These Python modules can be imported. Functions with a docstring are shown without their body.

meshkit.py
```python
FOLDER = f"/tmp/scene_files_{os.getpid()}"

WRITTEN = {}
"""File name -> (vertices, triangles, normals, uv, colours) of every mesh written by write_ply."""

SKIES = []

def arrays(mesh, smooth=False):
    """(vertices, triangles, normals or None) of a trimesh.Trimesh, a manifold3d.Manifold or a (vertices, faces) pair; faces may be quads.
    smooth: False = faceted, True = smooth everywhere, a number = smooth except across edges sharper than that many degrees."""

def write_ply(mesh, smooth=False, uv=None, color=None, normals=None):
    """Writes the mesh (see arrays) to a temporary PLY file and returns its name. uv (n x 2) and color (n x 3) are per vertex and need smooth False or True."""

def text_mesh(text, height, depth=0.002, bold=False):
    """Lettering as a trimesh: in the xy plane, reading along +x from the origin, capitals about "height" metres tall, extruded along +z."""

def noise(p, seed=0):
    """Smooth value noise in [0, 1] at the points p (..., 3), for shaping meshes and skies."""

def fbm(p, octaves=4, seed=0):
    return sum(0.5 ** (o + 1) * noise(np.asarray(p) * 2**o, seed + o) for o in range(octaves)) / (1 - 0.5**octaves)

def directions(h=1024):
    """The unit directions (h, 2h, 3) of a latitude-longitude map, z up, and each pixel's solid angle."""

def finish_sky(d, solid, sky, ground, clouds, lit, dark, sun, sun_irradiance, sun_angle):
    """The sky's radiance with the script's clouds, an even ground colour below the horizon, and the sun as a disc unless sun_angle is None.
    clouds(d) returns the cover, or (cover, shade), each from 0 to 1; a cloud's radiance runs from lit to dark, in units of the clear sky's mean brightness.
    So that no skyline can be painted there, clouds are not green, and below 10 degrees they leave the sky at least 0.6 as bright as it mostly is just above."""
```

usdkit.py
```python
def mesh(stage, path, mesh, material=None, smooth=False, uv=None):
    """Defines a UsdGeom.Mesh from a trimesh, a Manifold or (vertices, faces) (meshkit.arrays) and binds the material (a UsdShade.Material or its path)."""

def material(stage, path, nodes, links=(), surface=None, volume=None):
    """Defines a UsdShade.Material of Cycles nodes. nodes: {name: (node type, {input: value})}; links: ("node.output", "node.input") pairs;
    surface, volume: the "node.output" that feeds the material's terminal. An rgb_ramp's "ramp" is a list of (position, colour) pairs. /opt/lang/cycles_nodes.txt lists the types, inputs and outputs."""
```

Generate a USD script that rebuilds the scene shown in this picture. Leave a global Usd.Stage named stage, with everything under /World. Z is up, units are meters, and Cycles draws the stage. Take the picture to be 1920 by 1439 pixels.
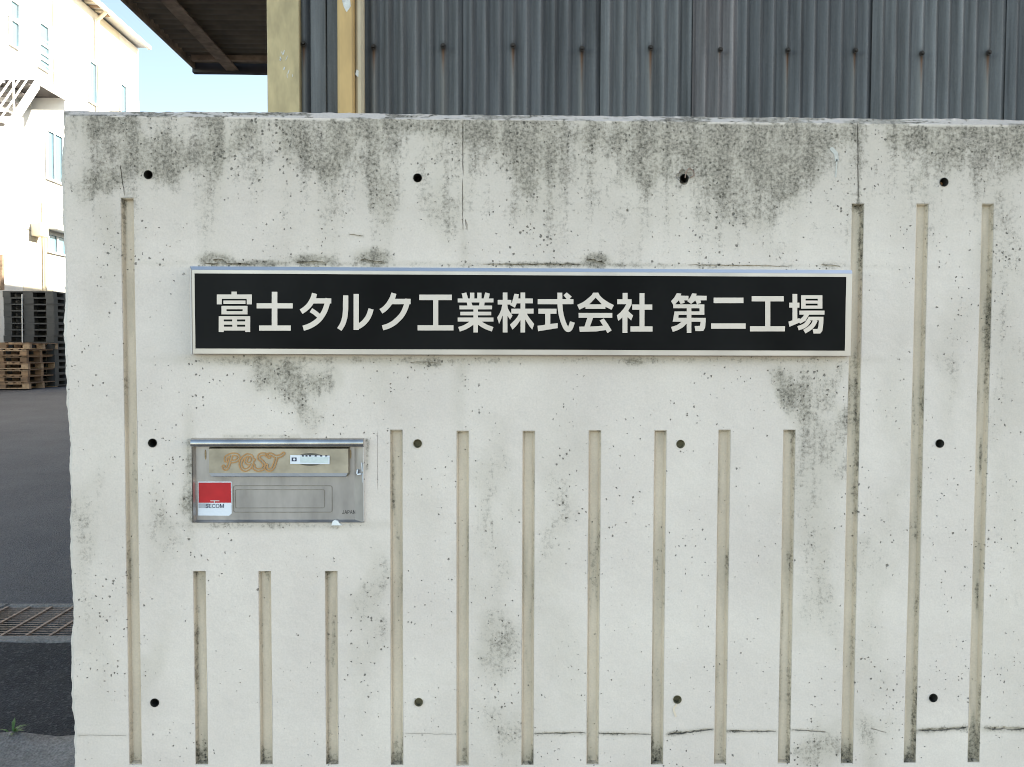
import math, random
import numpy as np
import trimesh
import manifold3d as m3
from manifold3d import Manifold, CrossSection
from shapely.geometry import Polygon, LineString, box as sbox
from shapely import affinity, union_all
from pxr import Usd, UsdGeom, UsdLux, UsdShade, Gf, Sdf, Vt
import usdkit, meshkit

stage = Usd.Stage.CreateInMemory()
UsdGeom.SetStageUpAxis(stage, UsdGeom.Tokens.z)
UsdGeom.SetStageMetersPerUnit(stage, 1.0)
UsdGeom.Xform.Define(stage, '/World')
UsdGeom.Scope.Define(stage, '/World/Looks')

# ------------------------------------------------------------ camera
F = 1500.0                                   # focal length in pixels of a 1920 wide picture
EYE = np.array([0.0, -1.82, 1.5])
YAW, PITCH, ROLL = 0.0225, -0.0383, 0.0034
_fw = np.array([math.sin(YAW) * math.cos(PITCH), math.cos(YAW) * math.cos(PITCH), math.sin(PITCH)])
_r = np.array([math.cos(YAW), -math.sin(YAW), 0.0])
_u = np.cross(_r, _fw)
_r, _u = math.cos(ROLL) * _r + math.sin(ROLL) * _u, -math.sin(ROLL) * _r + math.cos(ROLL) * _u
cam = UsdGeom.Camera.Define(stage, '/World/camera')
mat = Gf.Matrix4d(1.0)
for i, row in enumerate((_r, _u, -_fw)):
    mat.SetRow(i, Gf.Vec4d(*row, 0))
mat.SetRow(3, Gf.Vec4d(*EYE, 1))
cam.AddTransformOp().Set(mat)
cam.CreateHorizontalApertureAttr(36.0)
cam.CreateVerticalApertureAttr(36.0 * 767 / 1024)
cam.CreateFocalLengthAttr(36.0 * F / 1920)
cam.CreateClippingRangeAttr(Gf.Vec2f(0.05, 2000))
cam.CreateExposureAttr(1.69)

# ------------------------------------------------------------ sky and sun
SUN_AZ, SUN_EL = math.radians(20), math.radians(30)      # measured from +x towards +y
to_sun = np.array([math.cos(SUN_EL) * math.cos(SUN_AZ), math.cos(SUN_EL) * math.sin(SUN_AZ), math.sin(SUN_EL)])
sky = UsdLux.DomeLight.Define(stage, '/World/sky')
sky_m = usdkit.material(stage, '/World/Looks/sky_look', {
    's': ('sky_texture', {'sky_type': 'single_scattering', 'sun_disc': False, 'sun_elevation': SUN_EL,
                          'sun_rotation': math.atan2(to_sun[0], to_sun[1]), 'altitude': 50.0, 'air_density': 1.0,
                          'aerosol_density': 1.0, 'ozone_density': 0.6}),
    'w': ('mix', {'mix_type': 'multiply', 'fac': 1.0, 'color2': (1.10, 1.0, 0.85)}),     # the camera's white balance for shade
    'b': ('background_shader', {'strength': 0.12})},
    [('s.color', 'w.color1'), ('w.color', 'b.color')], surface='b.background')
UsdShade.MaterialBindingAPI.Apply(sky.GetPrim()).Bind(sky_m)
sky.GetPrim().SetCustomDataByKey('kind', 'structure')
sun = UsdLux.DistantLight.Define(stage, '/World/sun')
sun.CreateNormalizeAttr(True); sun.CreateIntensityAttr(1.25); sun.CreateAngleAttr(0.5)
sun.CreateColorAttr(Gf.Vec3f(1.0, 0.93, 0.80))
zax = to_sun; xax = np.cross([0, 0, 1.0], zax); xax /= np.linalg.norm(xax); yax = np.cross(zax, xax)
ms = Gf.Matrix4d(1.0)
for i, row in enumerate((xax, yax, zax)):
    ms.SetRow(i, Gf.Vec4d(*row, 0))
sun.AddTransformOp().Set(ms)

# ------------------------------------------------------------ helpers
def ray(px, py):
    d = _fw + _r * (px - 960) / F - _u * (py - 719.5) / F
    return d
def on(px, py, axis, val):
    d = ray(px, py); t = (val - EYE[axis]) / d[axis]
    return EYE + d * t
def W(px, py, y=0.0):                       # point of the plane y, as (x, z)
    p = on(px, py, 1, y); return p[0], p[2]

used = {}
def path_for(name, parent=None):
    base = parent.GetPath().pathString if parent is not None else '/World'
    k = (base, name); n = used.get(k, 0); used[k] = n + 1
    return f'{base}/{name}' + (f'_{n:03d}' if n else '')
def tag(prim, label=None, cat=None, group=None, kind=None):
    prim = prim.GetPrim() if hasattr(prim, 'GetPrim') else prim
    for k, v in (('label', label), ('category', cat), ('group', group), ('kind', kind)):
        if v: prim.SetCustomDataByKey(k, v)
    return prim
def obj(name, mesh, material, parent=None, smooth=False, label=None, cat=None, group=None, kind=None, primvars=None):
    m = usdkit.mesh(stage, path_for(name, parent), mesh, material, smooth=smooth)
    if primvars:
        for k, v in primvars.items():
            UsdGeom.PrimvarsAPI(m).CreatePrimvar(k, Sdf.ValueTypeNames.FloatArray, 'vertex').Set(Vt.FloatArray.FromNumpy(np.asarray(v, np.float32)))
    return tag(m.GetPrim(), label, cat, group, kind)
def thing(name, label, cat, loc=(0, 0, 0), group=None, parent=None):
    x = UsdGeom.Xform.Define(stage, path_for(name, parent))
    x.AddTranslateOp().Set(Gf.Vec3d(*map(float, loc)))
    return tag(x.GetPrim(), label, cat, group)
def copy_of(src, name, label, loc, group=None):
    x = UsdGeom.Xform.Define(stage, path_for(name))
    x.GetPrim().GetReferences().AddInternalReference(src.GetPath())
    x.GetPrim().SetInstanceable(True)
    x.ClearXformOpOrder(); x.AddTranslateOp().Set(Gf.Vec3d(*map(float, loc)))
    return tag(x.GetPrim(), label, src.GetCustomDataByKey('category'), group)
def bx(x0, x1, y0, y1, z0, z1, bevel=0.0):
    if bevel > 0:
        b = bevel
        pts = []
        for x in (x0, x1):
            for y in (y0, y1):
                for z in (z0, z1):
                    sx, sy, sz = (1 if x == x0 else -1), (1 if y == y0 else -1), (1 if z == z0 else -1)
                    pts += [(x + sx * b, y + sy * b, z), (x + sx * b, y, z + sz * b), (x, y + sy * b, z + sz * b)]
        return trimesh.convex.convex_hull(np.array(pts))
    m = trimesh.creation.box(extents=(x1 - x0, y1 - y0, z1 - z0))
    m.apply_translation(((x0 + x1) / 2, (y0 + y1) / 2, (z0 + z1) / 2)); return m
def rod(a, b, r, n=10):
    return trimesh.creation.cylinder(radius=r, segment=np.array([a, b], float), sections=n)
def cat_(ms): return trimesh.util.concatenate(ms)
def extrude_xz(poly, y_front, depth):
    """shapely polygon in (x, z) extruded from the plane y_front back to y_front + depth"""
    gs = [g for g in getattr(poly, 'geoms', [poly]) if g.area > 1e-9]
    out = []
    for g in gs:
        m = trimesh.creation.extrude_polygon(g, depth, engine='earcut')
        v = m.vertices.copy()
        m.vertices = np.stack([v[:, 0], y_front + depth - v[:, 2], v[:, 1]], 1)
        out.append(m)
    m = cat_(out); m.fix_normals(); return m
def to_tm(man):
    k = man.to_mesh(); return trimesh.Trimesh(k.vert_properties[:, :3], k.tri_verts, process=False)

# ------------------------------------------------------------ materials
L = '/World/Looks/'
def plain(name, color, rough=0.6, metallic=0.0, var=0.12, scale=6.0, bump=0.0, bscale=60.0, spec=0.5, detail=4.0, stretch=None, aniso=0.0):
    dark = tuple(c * (1 - var) for c in color); light = tuple(min(1, c * (1 + var)) for c in color)
    nodes = {'t': ('geometry', {}), 'mp': ('mapping', {'scale': stretch or (1, 1, 1)}),
             'n': ('noise_texture', {'scale': scale, 'detail': detail, 'roughness': 0.6}),
             'r': ('rgb_ramp', {'ramp': [(0.3, dark), (0.7, light)]}),
             'p': ('principled_bsdf', {'roughness': rough, 'metallic': metallic, 'specular_ior_level': spec, 'anisotropic': aniso})}
    links = [('t.position', 'mp.vector'), ('mp.vector', 'n.vector'), ('n.fac', 'r.fac'), ('r.color', 'p.base_color')]
    if bump:
        nodes['n2'] = ('noise_texture', {'scale': bscale, 'detail': 5.0, 'roughness': 0.65})
        nodes['b'] = ('bump', {'strength': 1.0, 'distance': bump})
        links += [('mp.vector', 'n2.vector'), ('n2.fac', 'b.height'), ('b.normal', 'p.normal')]
    return usdkit.material(stage, L + name, nodes, links, surface='p.BSDF')

def concrete(name, base, warm, dirt, pits=1.0, stainy=1.0):
    n = {'g': ('geometry', {}),
         'nl': ('noise_texture', {'scale': 3.0, 'detail': 4.0, 'roughness': 0.6}),
         'base': ('rgb_ramp', {'ramp': [(0.35, base), (0.68, warm)]}),
         # fine mottling
         'nf': ('noise_texture', {'scale': 230.0, 'detail': 3.0, 'roughness': 0.6}),
         'mf': ('map_range', {'from_min': 0.3, 'from_max': 0.7, 'to_min': 0.93, 'to_max': 1.04, 'clamp': True}),
         'mul': ('mix', {'mix_type': 'multiply', 'fac': 1.0}),
         # stains and the painted shade below the sign: density broken up by two noises
         'a': ('attribute', {'attribute': 'stain_and_shade'}),
         'msv': ('mapping', {'scale': (34.0, 34.0, 3.2)}), 'nsv': ('noise_texture', {'scale': 1.0, 'detail': 4.0, 'roughness': 0.6}), 's4': ('math', {'math_type': 'multiply_add', 'value2': 2.6, 'value3': -1.3}), 'sav': ('math', {'math_type': 'add'}),
         'ns': ('noise_texture', {'scale': 20.0, 'detail': 7.0, 'roughness': 0.74}),
         'nm': ('noise_texture', {'scale': 120.0, 'detail': 5.0, 'roughness': 0.7}),
         's0': ('math', {'math_type': 'multiply_add', 'value2': 0.5, 'value3': -0.25}),
         's1': ('math', {'math_type': 'add'}),
         's2': ('math', {'math_type': 'multiply_add', 'value2': 3.0, 'value3': -1.5}),
         's3': ('math', {'math_type': 'multiply_add', 'value2': 3.4, 'value3': -1.7}),
         'sa': ('math', {'math_type': 'add'}),
         'sb': ('math', {'math_type': 'multiply_add', 'value2': 1.62, 'value3': -0.86}),
         'nq': ('noise_texture', {'scale': 150.0, 'detail': 3.0, 'roughness': 0.7}),
         'nqm': ('map_range', {'from_min': 0.36, 'from_max': 0.64, 'to_min': 1.0, 'to_max': 0.30, 'clamp': True}),
         'sdq': ('math', {'math_type': 'multiply'}),
         'sc': ('math', {'math_type': 'add', 'use_clamp': True}),
         'gate': ('map_range', {'from_min': 0.02, 'from_max': 0.40, 'to_min': 0.0, 'to_max': 1.0, 'clamp': True}),
         'sd': ('math', {'math_type': 'multiply', 'use_clamp': True}),
         'soft': ('math', {'math_type': 'multiply', 'value2': 0.55 * stainy, 'use_clamp': True}),
         'mx0': ('mix', {'mix_type': 'mix', 'color2': (0.335, 0.300, 0.225)}),
         'mx1': ('mix', {'mix_type': 'mix', 'color2': dirt}),
         'sdk': ('math', {'math_type': 'multiply', 'value2': 0.85 * stainy}),
         # bug holes
         'wd': ('noise_texture', {'scale': 210.0, 'detail': 2.0}), 'wds': ('vector_math', {'math_type': 'multiply_add', 'vector2': (0.0055, 0.0055, 0.0075), 'vector3': (0, 0, 0)}), 'wda': ('vector_math', {'math_type': 'add'}),
         'v': ('voronoi_texture', {'scale': 130.0, 'randomness': 1.0}),
         'w2': ('voronoi_texture', {'scale': 34.0, 'randomness': 1.0}), 'w2r': ('separate_color', {}), 't2': ('math', {'math_type': 'power', 'value2': 9.0}), 't2m': ('math', {'math_type': 'multiply', 'value2': 0.135 * pits}),
         'd2': ('math', {'math_type': 'add'}), 'df2': ('math', {'math_type': 'subtract'}), 'pit2': ('math', {'math_type': 'multiply', 'value2': 22.0, 'use_clamp': True}), 'pitm': ('math', {'math_type': 'maximum'}), 'nd2': ('math', {'math_type': 'multiply_add', 'value2': 0.14, 'value3': -0.07}),
         'wn': ('noise_texture', {'scale': 130.0, 'detail': 2.0}),
         'vr': ('separate_color', {}),
         'thr': ('math', {'math_type': 'power', 'value2': 4.0}),
         'thr2': ('math', {'math_type': 'multiply', 'value2': 0.30 * pits}),
         'nd': ('math', {'math_type': 'multiply_add', 'value2': 0.22, 'value3': -0.11}),
         'dd': ('math', {'math_type': 'add'}),
         'df': ('math', {'math_type': 'subtract'}),
         'pit': ('math', {'math_type': 'multiply', 'value2': 14.0, 'use_clamp': True}),
         'npat': ('noise_texture', {'scale': 5.0, 'detail': 3.0}),
         'pat': ('map_range', {'from_min': 0.35, 'from_max': 0.62, 'to_min': 0.08, 'to_max': 1.2, 'clamp': True}),
         'thr3': ('math', {'math_type': 'multiply'}), 'pata': ('math', {'math_type': 'multiply_add', 'value2': 0.55}),
         'mxp': ('mix', {'mix_type': 'mix', 'color2': (0.055, 0.052, 0.042)}),
         'pitk': ('math', {'math_type': 'multiply', 'value2': 0.72}),
         # height
         'nb': ('noise_texture', {'scale': 420.0, 'detail': 4.0, 'roughness': 0.7}),
         'nb2': ('noise_texture', {'scale': 28.0, 'detail': 3.0, 'roughness': 0.6}),
         'h0': ('math', {'math_type': 'multiply', 'value2': 0.22}),
         'h1': ('math', {'math_type': 'multiply_add', 'value2': 0.6}),
         'h2': ('math', {'math_type': 'multiply_add', 'value2': -1.6}),
         'b': ('bump', {'strength': 1.0, 'distance': 0.0016}),
         'p': ('principled_bsdf', {'roughness': 0.88, 'specular_ior_level': 0.25})}
    P = 'g.position'
    l = [(P, f'{k}.vector') for k in ('nl', 'nf', 'ns', 'nm', 'wn', 'npat', 'nb', 'nb2', 'wd')]
    l += [('wd.color', 'wds.vector1'), (P, 'wda.vector1'), ('wds.vector', 'wda.vector2'), ('wda.vector', 'v.vector'), ('wda.vector', 'w2.vector')]
    l += [('nl.fac', 'base.fac'), ('nf.fac', 'mf.value'), ('base.color', 'mul.color1'), ('mf.result', 'mul.color2'),
          ('ns.fac', 's2.value1'), ('nm.fac', 's3.value1'), ('s2.value', 'sa.value1'), ('s3.value', 'sa.value2'),
          ('a.fac', 'sb.value1'), ('sb.value', 'sc.value1'), (P, 'msv.vector'), ('msv.vector', 'nsv.vector'), ('nsv.fac', 's4.value1'), ('sa.value', 'sav.value1'), ('s4.value', 'sav.value2'), ('sav.value', 'sc.value2'),
          ('a.fac', 'gate.value'), ('sc.value', 'sd.value1'), ('gate.result', 'sd.value2'),
          ('a.fac', 'soft.value1'), ('mul.color', 'mx0.color1'), ('soft.value', 'mx0.fac'),
          ('mx0.color', 'mx1.color1'), (P, 'nq.vector'), ('nq.fac', 'nqm.value'), ('sd.value', 'sdq.value1'), ('nqm.result', 'sdq.value2'), ('sdq.value', 'sdk.value1'), ('sdk.value', 'mx1.fac'),
          ('v.color', 'vr.color'), ('vr.r', 'thr.value1'), ('thr.value', 'thr2.value1'),
          ('npat.fac', 'pat.value'), ('thr2.value', 'thr3.value1'), ('a.fac', 'pata.value1'), ('pat.result', 'pata.value3'), ('pata.value', 'thr3.value2'),
          ('wn.fac', 'nd.value1'), ('v.distance', 'dd.value1'), ('nd.value', 'dd.value2'),
          ('thr3.value', 'df.value1'), ('dd.value', 'df.value2'), ('df.value', 'pit.value1'),
          ('w2.color', 'w2r.color'), ('w2r.g', 't2.value1'), ('t2.value', 't2m.value1'), ('w2.distance', 'd2.value1'), ('wn.fac', 'nd2.value1'), ('nd2.value', 'd2.value2'), ('t2m.value', 'df2.value1'), ('d2.value', 'df2.value2'), ('df2.value', 'pit2.value1'), ('pit.value', 'pitm.value1'), ('pit2.value', 'pitm.value2'),
          ('mx1.color', 'mxp.color1'), ('pitm.value', 'pitk.value1'), ('pitk.value', 'mxp.fac'), ('mxp.color', 'p.base_color'),
          ('nb.fac', 'h0.value1'), ('nb2.fac', 'h1.value1'), ('h0.value', 'h1.value3'),
          ('pitm.value', 'h2.value1'), ('h1.value', 'h2.value3'), ('h2.value', 'b.height'), ('b.normal', 'p.normal')]
    return usdkit.material(stage, L + name, n, l, surface='p.BSDF')

M = {}
M['wall'] = concrete('painted_concrete', (0.615, 0.545, 0.490), (0.700, 0.628, 0.560), (0.050, 0.045, 0.033))
M['groove'] = concrete('beige_groove_paint', (0.64, 0.535, 0.415), (0.77, 0.655, 0.515), (0.03, 0.028, 0.02), pits=0.75, stainy=1.15)
M['hole'] = plain('dark_hole_lining', (0.028, 0.026, 0.02), 0.95, var=0.3, scale=120)  # near-black cups lining the deep tie holes
M['hole_light'] = plain('olive_hole_mortar', (0.16, 0.14, 0.085), 0.95, var=0.3, scale=120)
M['steel'] = plain('brushed_stainless', (0.54, 0.50, 0.475), 0.34, 1.0, var=0.16, scale=1.0, stretch=(5, 5, 0.5), detail=3)
M['edge'] = plain('sky_bright_edge_steel', (0.74, 0.74, 0.75), 0.30, 1.0, var=0.05, scale=5)  # lighter than the frame steel: sky reflection painted into the bevels
M['letter'] = plain('satin_silver_letter', (0.60, 0.535, 0.485), 0.40, 0.8, var=0.09, scale=1.0, stretch=(6, 6, 0.5))
M['black'] = plain('black_sign_enamel', (0.007, 0.007, 0.007), 0.38, var=0.7, scale=2.5, spec=0.07)
M['post_face'] = plain('dull_stainless', (0.43, 0.41, 0.40), 0.38, 0.95, var=0.24, scale=7, stretch=(2.2, 1, 0.8), bump=0.0003, bscale=14, detail=7)
M['post_flap'] = plain('tarnished_flap_metal', (0.43, 0.38, 0.30), 0.46, 0.8, var=0.30, scale=12)
M['post_hood'] = plain('polished_hood', (0.56, 0.54, 0.52), 0.2, 1.0, var=0.2, scale=16, stretch=(1, 1, 0.4), bump=0.0006, bscale=16)
M['dark'] = plain('slot_shade_and_print', (0.03, 0.028, 0.025), 0.8)
M['lip_steel'] = plain('blue_lit_flap_lip', (0.40, 0.41, 0.44), 0.4, 0.7, var=0.12, scale=20)  # bluish light on the angled lip, painted into its colour
M['holder'] = plain('dark_name_holder', (0.13, 0.12, 0.10), 0.5, 0.5, var=0.2, scale=60)
M['holder2'] = plain('pressed_line_metal', (0.27, 0.25, 0.22), 0.5, 0.8, var=0.2, scale=60)
M['rust_soft'] = plain('soft_rust_run', (0.30, 0.21, 0.115), 0.8, var=0.3, scale=200)
M['copper'] = plain('copper_lettering', (0.43, 0.245, 0.11), 0.5, 0.6, var=0.15, scale=60)
M['rust'] = plain('rust_stain', (0.26, 0.12, 0.045), 0.9, var=0.35, scale=90)
M['red'] = plain('red_sticker', (0.44, 0.012, 0.018), 0.35, var=0.08, scale=40)
M['white_sticker'] = plain('white_sticker', (0.68, 0.72, 0.78), 0.35, var=0.05, scale=30)
M['grey_sticker'] = plain('grey_sticker_band', (0.34, 0.36, 0.40), 0.4, var=0.1, scale=60)
M['navy'] = plain('navy_print', (0.02, 0.025, 0.06), 0.5)
M['pale_blue'] = plain('pale_green_label', (0.55, 0.62, 0.62), 0.4, var=0.1, scale=80)
M['smear'] = plain('old_paint_smear', (0.50, 0.49, 0.45), 0.8, var=0.1, scale=90)
M['putty'] = plain('white_paint_splash', (0.72, 0.74, 0.74), 0.7, bump=0.0006, bscale=200)

def slate(name, tone):
    n = {'g': ('geometry', {}), 'mp': ('mapping', {'scale': (26.0, 26.0, 1.1)}), 'mp2': ('mapping', {'scale': (7.0, 7.0, 0.5)}),
         'n': ('noise_texture', {'scale': 1.0, 'detail': 5.0, 'roughness': 0.65}),
         'n2': ('noise_texture', {'scale': 1.0, 'detail': 3.0}),
         'n3': ('noise_texture', {'scale': 160.0, 'detail': 4.0, 'roughness': 0.7}),
         'm1': ('map_range', {'from_min': 0.3, 'from_max': 0.7, 'to_min': 0.55, 'to_max': 1.3, 'clamp': True}),
         'm2': ('map_range', {'from_min': 0.3, 'from_max': 0.7, 'to_min': 0.8, 'to_max': 1.15, 'clamp': True}),
         'm3': ('map_range', {'from_min': 0.3, 'from_max': 0.7, 'to_min': 0.88, 'to_max': 1.1, 'clamp': True}),
         'k': ('math', {'math_type': 'multiply'}), 'k2': ('math', {'math_type': 'multiply'}),
         'c': ('mix', {'mix_type': 'multiply', 'fac': 1.0, 'color1': tone}),
         'ad': ('attribute', {'attribute': 'dark'}), 'ar': ('attribute', {'attribute': 'rust'}), 'ap': ('attribute', {'attribute': 'pale'}),
         'cp': ('mix', {'mix_type': 'mix', 'color2': (0.22, 0.21, 0.19)}),
         'cd': ('mix', {'mix_type': 'mix', 'color2': (0.012, 0.011, 0.01)}),
         'cr': ('mix', {'mix_type': 'mix', 'color2': (0.105, 0.045, 0.014)}),
         'b': ('bump', {'strength': 1.0, 'distance': 0.0008}),
         'p': ('principled_bsdf', {'roughness': 0.82, 'specular_ior_level': 0.3})}
    l = [('g.position', 'mp.vector'), ('g.position', 'mp2.vector'), ('mp.vector', 'n.vector'), ('mp2.vector', 'n2.vector'), ('g.position', 'n3.vector'),
         ('n.fac', 'm1.value'), ('n2.fac', 'm2.value'), ('n3.fac', 'm3.value'), ('m1.result', 'k.value1'), ('m2.result', 'k.value2'),
         ('k.value', 'k2.value1'), ('m3.result', 'k2.value2'), ('k2.value', 'c.color2'),
         ('c.color', 'cp.color1'), ('ap.fac', 'cp.fac'), ('cp.color', 'cr.color1'), ('ar.fac', 'cr.fac'), ('cr.color', 'cd.color1'), ('ad.fac', 'cd.fac'), ('cd.color', 'p.base_color'),
         ('n3.fac', 'b.height'), ('b.normal', 'p.normal')]
    return usdkit.material(stage, L + name, n, l, surface='p.BSDF')
M['slate'] = slate('slate_sheet', (0.122, 0.125, 0.129))
M['slate_b'] = slate('slate_sheet_paler', (0.142, 0.145, 0.147))
M['slate_brown'] = slate('slate_sheet_brownish', (0.170, 0.160, 0.160))
M['cream_trim'] = plain('weathered_cream_trim', (0.42, 0.335, 0.18), 0.6, var=0.22, scale=9, stretch=(2, 2, 0.7), bump=0.0004, bscale=70)
M['ochre'] = plain('ochre_downpipe', (0.48, 0.32, 0.13), 0.55, var=0.15, scale=8, stretch=(2, 2, 0.5))
M['pipe_highlight'] = plain('pale_pipe_highlight', (0.50, 0.42, 0.29), 0.6, var=0.15, scale=8, stretch=(2, 2, 0.5))
M['peel'] = plain('peeled_paint_patch', (0.55, 0.55, 0.52), 0.7, var=0.2, scale=60)
M['bolt'] = plain('rusty_bolt', (0.02, 0.015, 0.012), 0.8, var=0.3, scale=100)
M['deck'] = plain('brown_deck_sheet', (0.21, 0.165, 0.115), 0.7, var=0.25, scale=5)
M['beam'] = plain('rusty_beam', (0.36, 0.25, 0.17), 0.8, var=0.45, scale=9, detail=8)
M['dark_beam'] = plain('dark_brown_beam', (0.06, 0.052, 0.052), 0.7, var=0.3, scale=6)
M['siding'] = plain('cream_siding', (0.86, 0.84, 0.77), 0.6, var=0.06, scale=0.8, stretch=(1, 1, 0.4))
M['siding_b'] = plain('ochre_cream_siding', (0.78, 0.71, 0.56), 0.6, var=0.08, scale=0.8, stretch=(1, 1, 0.4))
M['white_metal'] = plain('white_painted_metal', (0.75, 0.75, 0.74), 0.5, var=0.04)
M['joint'] = plain('wall_joint', (0.6, 0.52, 0.40), 0.8)
M['roof'] = plain('grey_roof_metal', (0.35, 0.35, 0.36), 0.5)
M['glass'] = usdkit.material(stage, L + 'window_glass', {
    'p': ('principled_bsdf', {'base_color': (0.15, 0.27, 0.33), 'roughness': 0.08, 'specular_ior_level': 0.7})}, [], surface='p.BSDF')  # reflected sky painted into the blue base colour
M['plastic'] = plain('dark_pallet_plastic', (0.052, 0.054, 0.055), 0.6, var=0.15, scale=4)
M['wood'] = plain('pallet_wood', (0.32, 0.20, 0.115), 0.8, var=0.3, scale=3, stretch=(1, 9, 9))
M['wood_b'] = plain('pallet_wood_darker', (0.22, 0.14, 0.085), 0.85, var=0.3, scale=3, stretch=(1, 9, 9))
M['wood_c'] = plain('pallet_wood_paler', (0.42, 0.29, 0.18), 0.85, var=0.25, scale=3, stretch=(9, 1, 9))
M['grate'] = plain('rusty_grating', (0.30, 0.22, 0.175), 0.75, 0.3, var=0.35, scale=25)
M['pit'] = plain('drain_pit', (0.012, 0.011, 0.01), 0.9)
M['leaf'] = plain('weed_leaf', (0.06, 0.13, 0.03), 0.6, var=0.3, scale=80)

def asphalt(name, lo, hi, speck, scale=1.0):
    n = {'g': ('geometry', {}), 'n': ('noise_texture', {'scale': 1.3 * scale, 'detail': 6.0, 'roughness': 0.65}),
         'r': ('rgb_ramp', {'ramp': [(0.3, lo), (0.7, hi)]}),
         'v': ('voronoi_texture', {'scale': 95.0}), 'vs': ('separate_color', {}),
         'm': ('map_range', {'from_min': 0.80, 'from_max': 1.0, 'to_min': 0.0, 'to_max': 0.75, 'clamp': True}),
         'n4': ('noise_texture', {'scale': 60.0, 'detail': 5.0, 'roughness': 0.7}),
         'm4': ('map_range', {'from_min': 0.3, 'from_max': 0.7, 'to_min': 0.6, 'to_max': 1.4, 'clamp': True}),
         'mu': ('mix', {'mix_type': 'multiply', 'fac': 1.0}),
         'mx': ('mix', {'mix_type': 'mix', 'color2': speck}),
         'b': ('bump', {'strength': 1.0, 'distance': 0.006}), 'p': ('principled_bsdf', {'roughness': 0.85, 'specular_ior_level': 0.3})}
    l = [('g.position', 'n.vector'), ('g.position', 'v.vector'), ('g.position', 'n4.vector'), ('n.fac', 'r.fac'), ('v.color', 'vs.color'), ('vs.r', 'm.value'),
         ('r.color', 'mu.color1'), ('n4.fac', 'm4.value'), ('m4.result', 'mu.color2'), ('mu.color', 'mx.color1'), ('m.result', 'mx.fac'),
         ('mx.color', 'p.base_color'), ('v.distance', 'b.height'), ('b.normal', 'p.normal')]
    return usdkit.material(stage, L + name, n, l, surface='p.BSDF')
M['asphalt'] = asphalt('yard_asphalt', (0.084, 0.082, 0.088), (0.122, 0.118, 0.124), (0.16, 0.16, 0.16))
M['asphalt_dark'] = asphalt('dark_asphalt', (0.014, 0.016, 0.02), (0.028, 0.03, 0.036), (0.08, 0.08, 0.085), 3.0)
M['paving'] = asphalt('old_concrete_paving', (0.17, 0.16, 0.15), (0.27, 0.255, 0.24), (0.2, 0.2, 0.19), 4.0)
M['lip'] = asphalt('concrete_lip', (0.20, 0.185, 0.17), (0.30, 0.28, 0.26), (0.2, 0.2, 0.19), 5.0)

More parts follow.
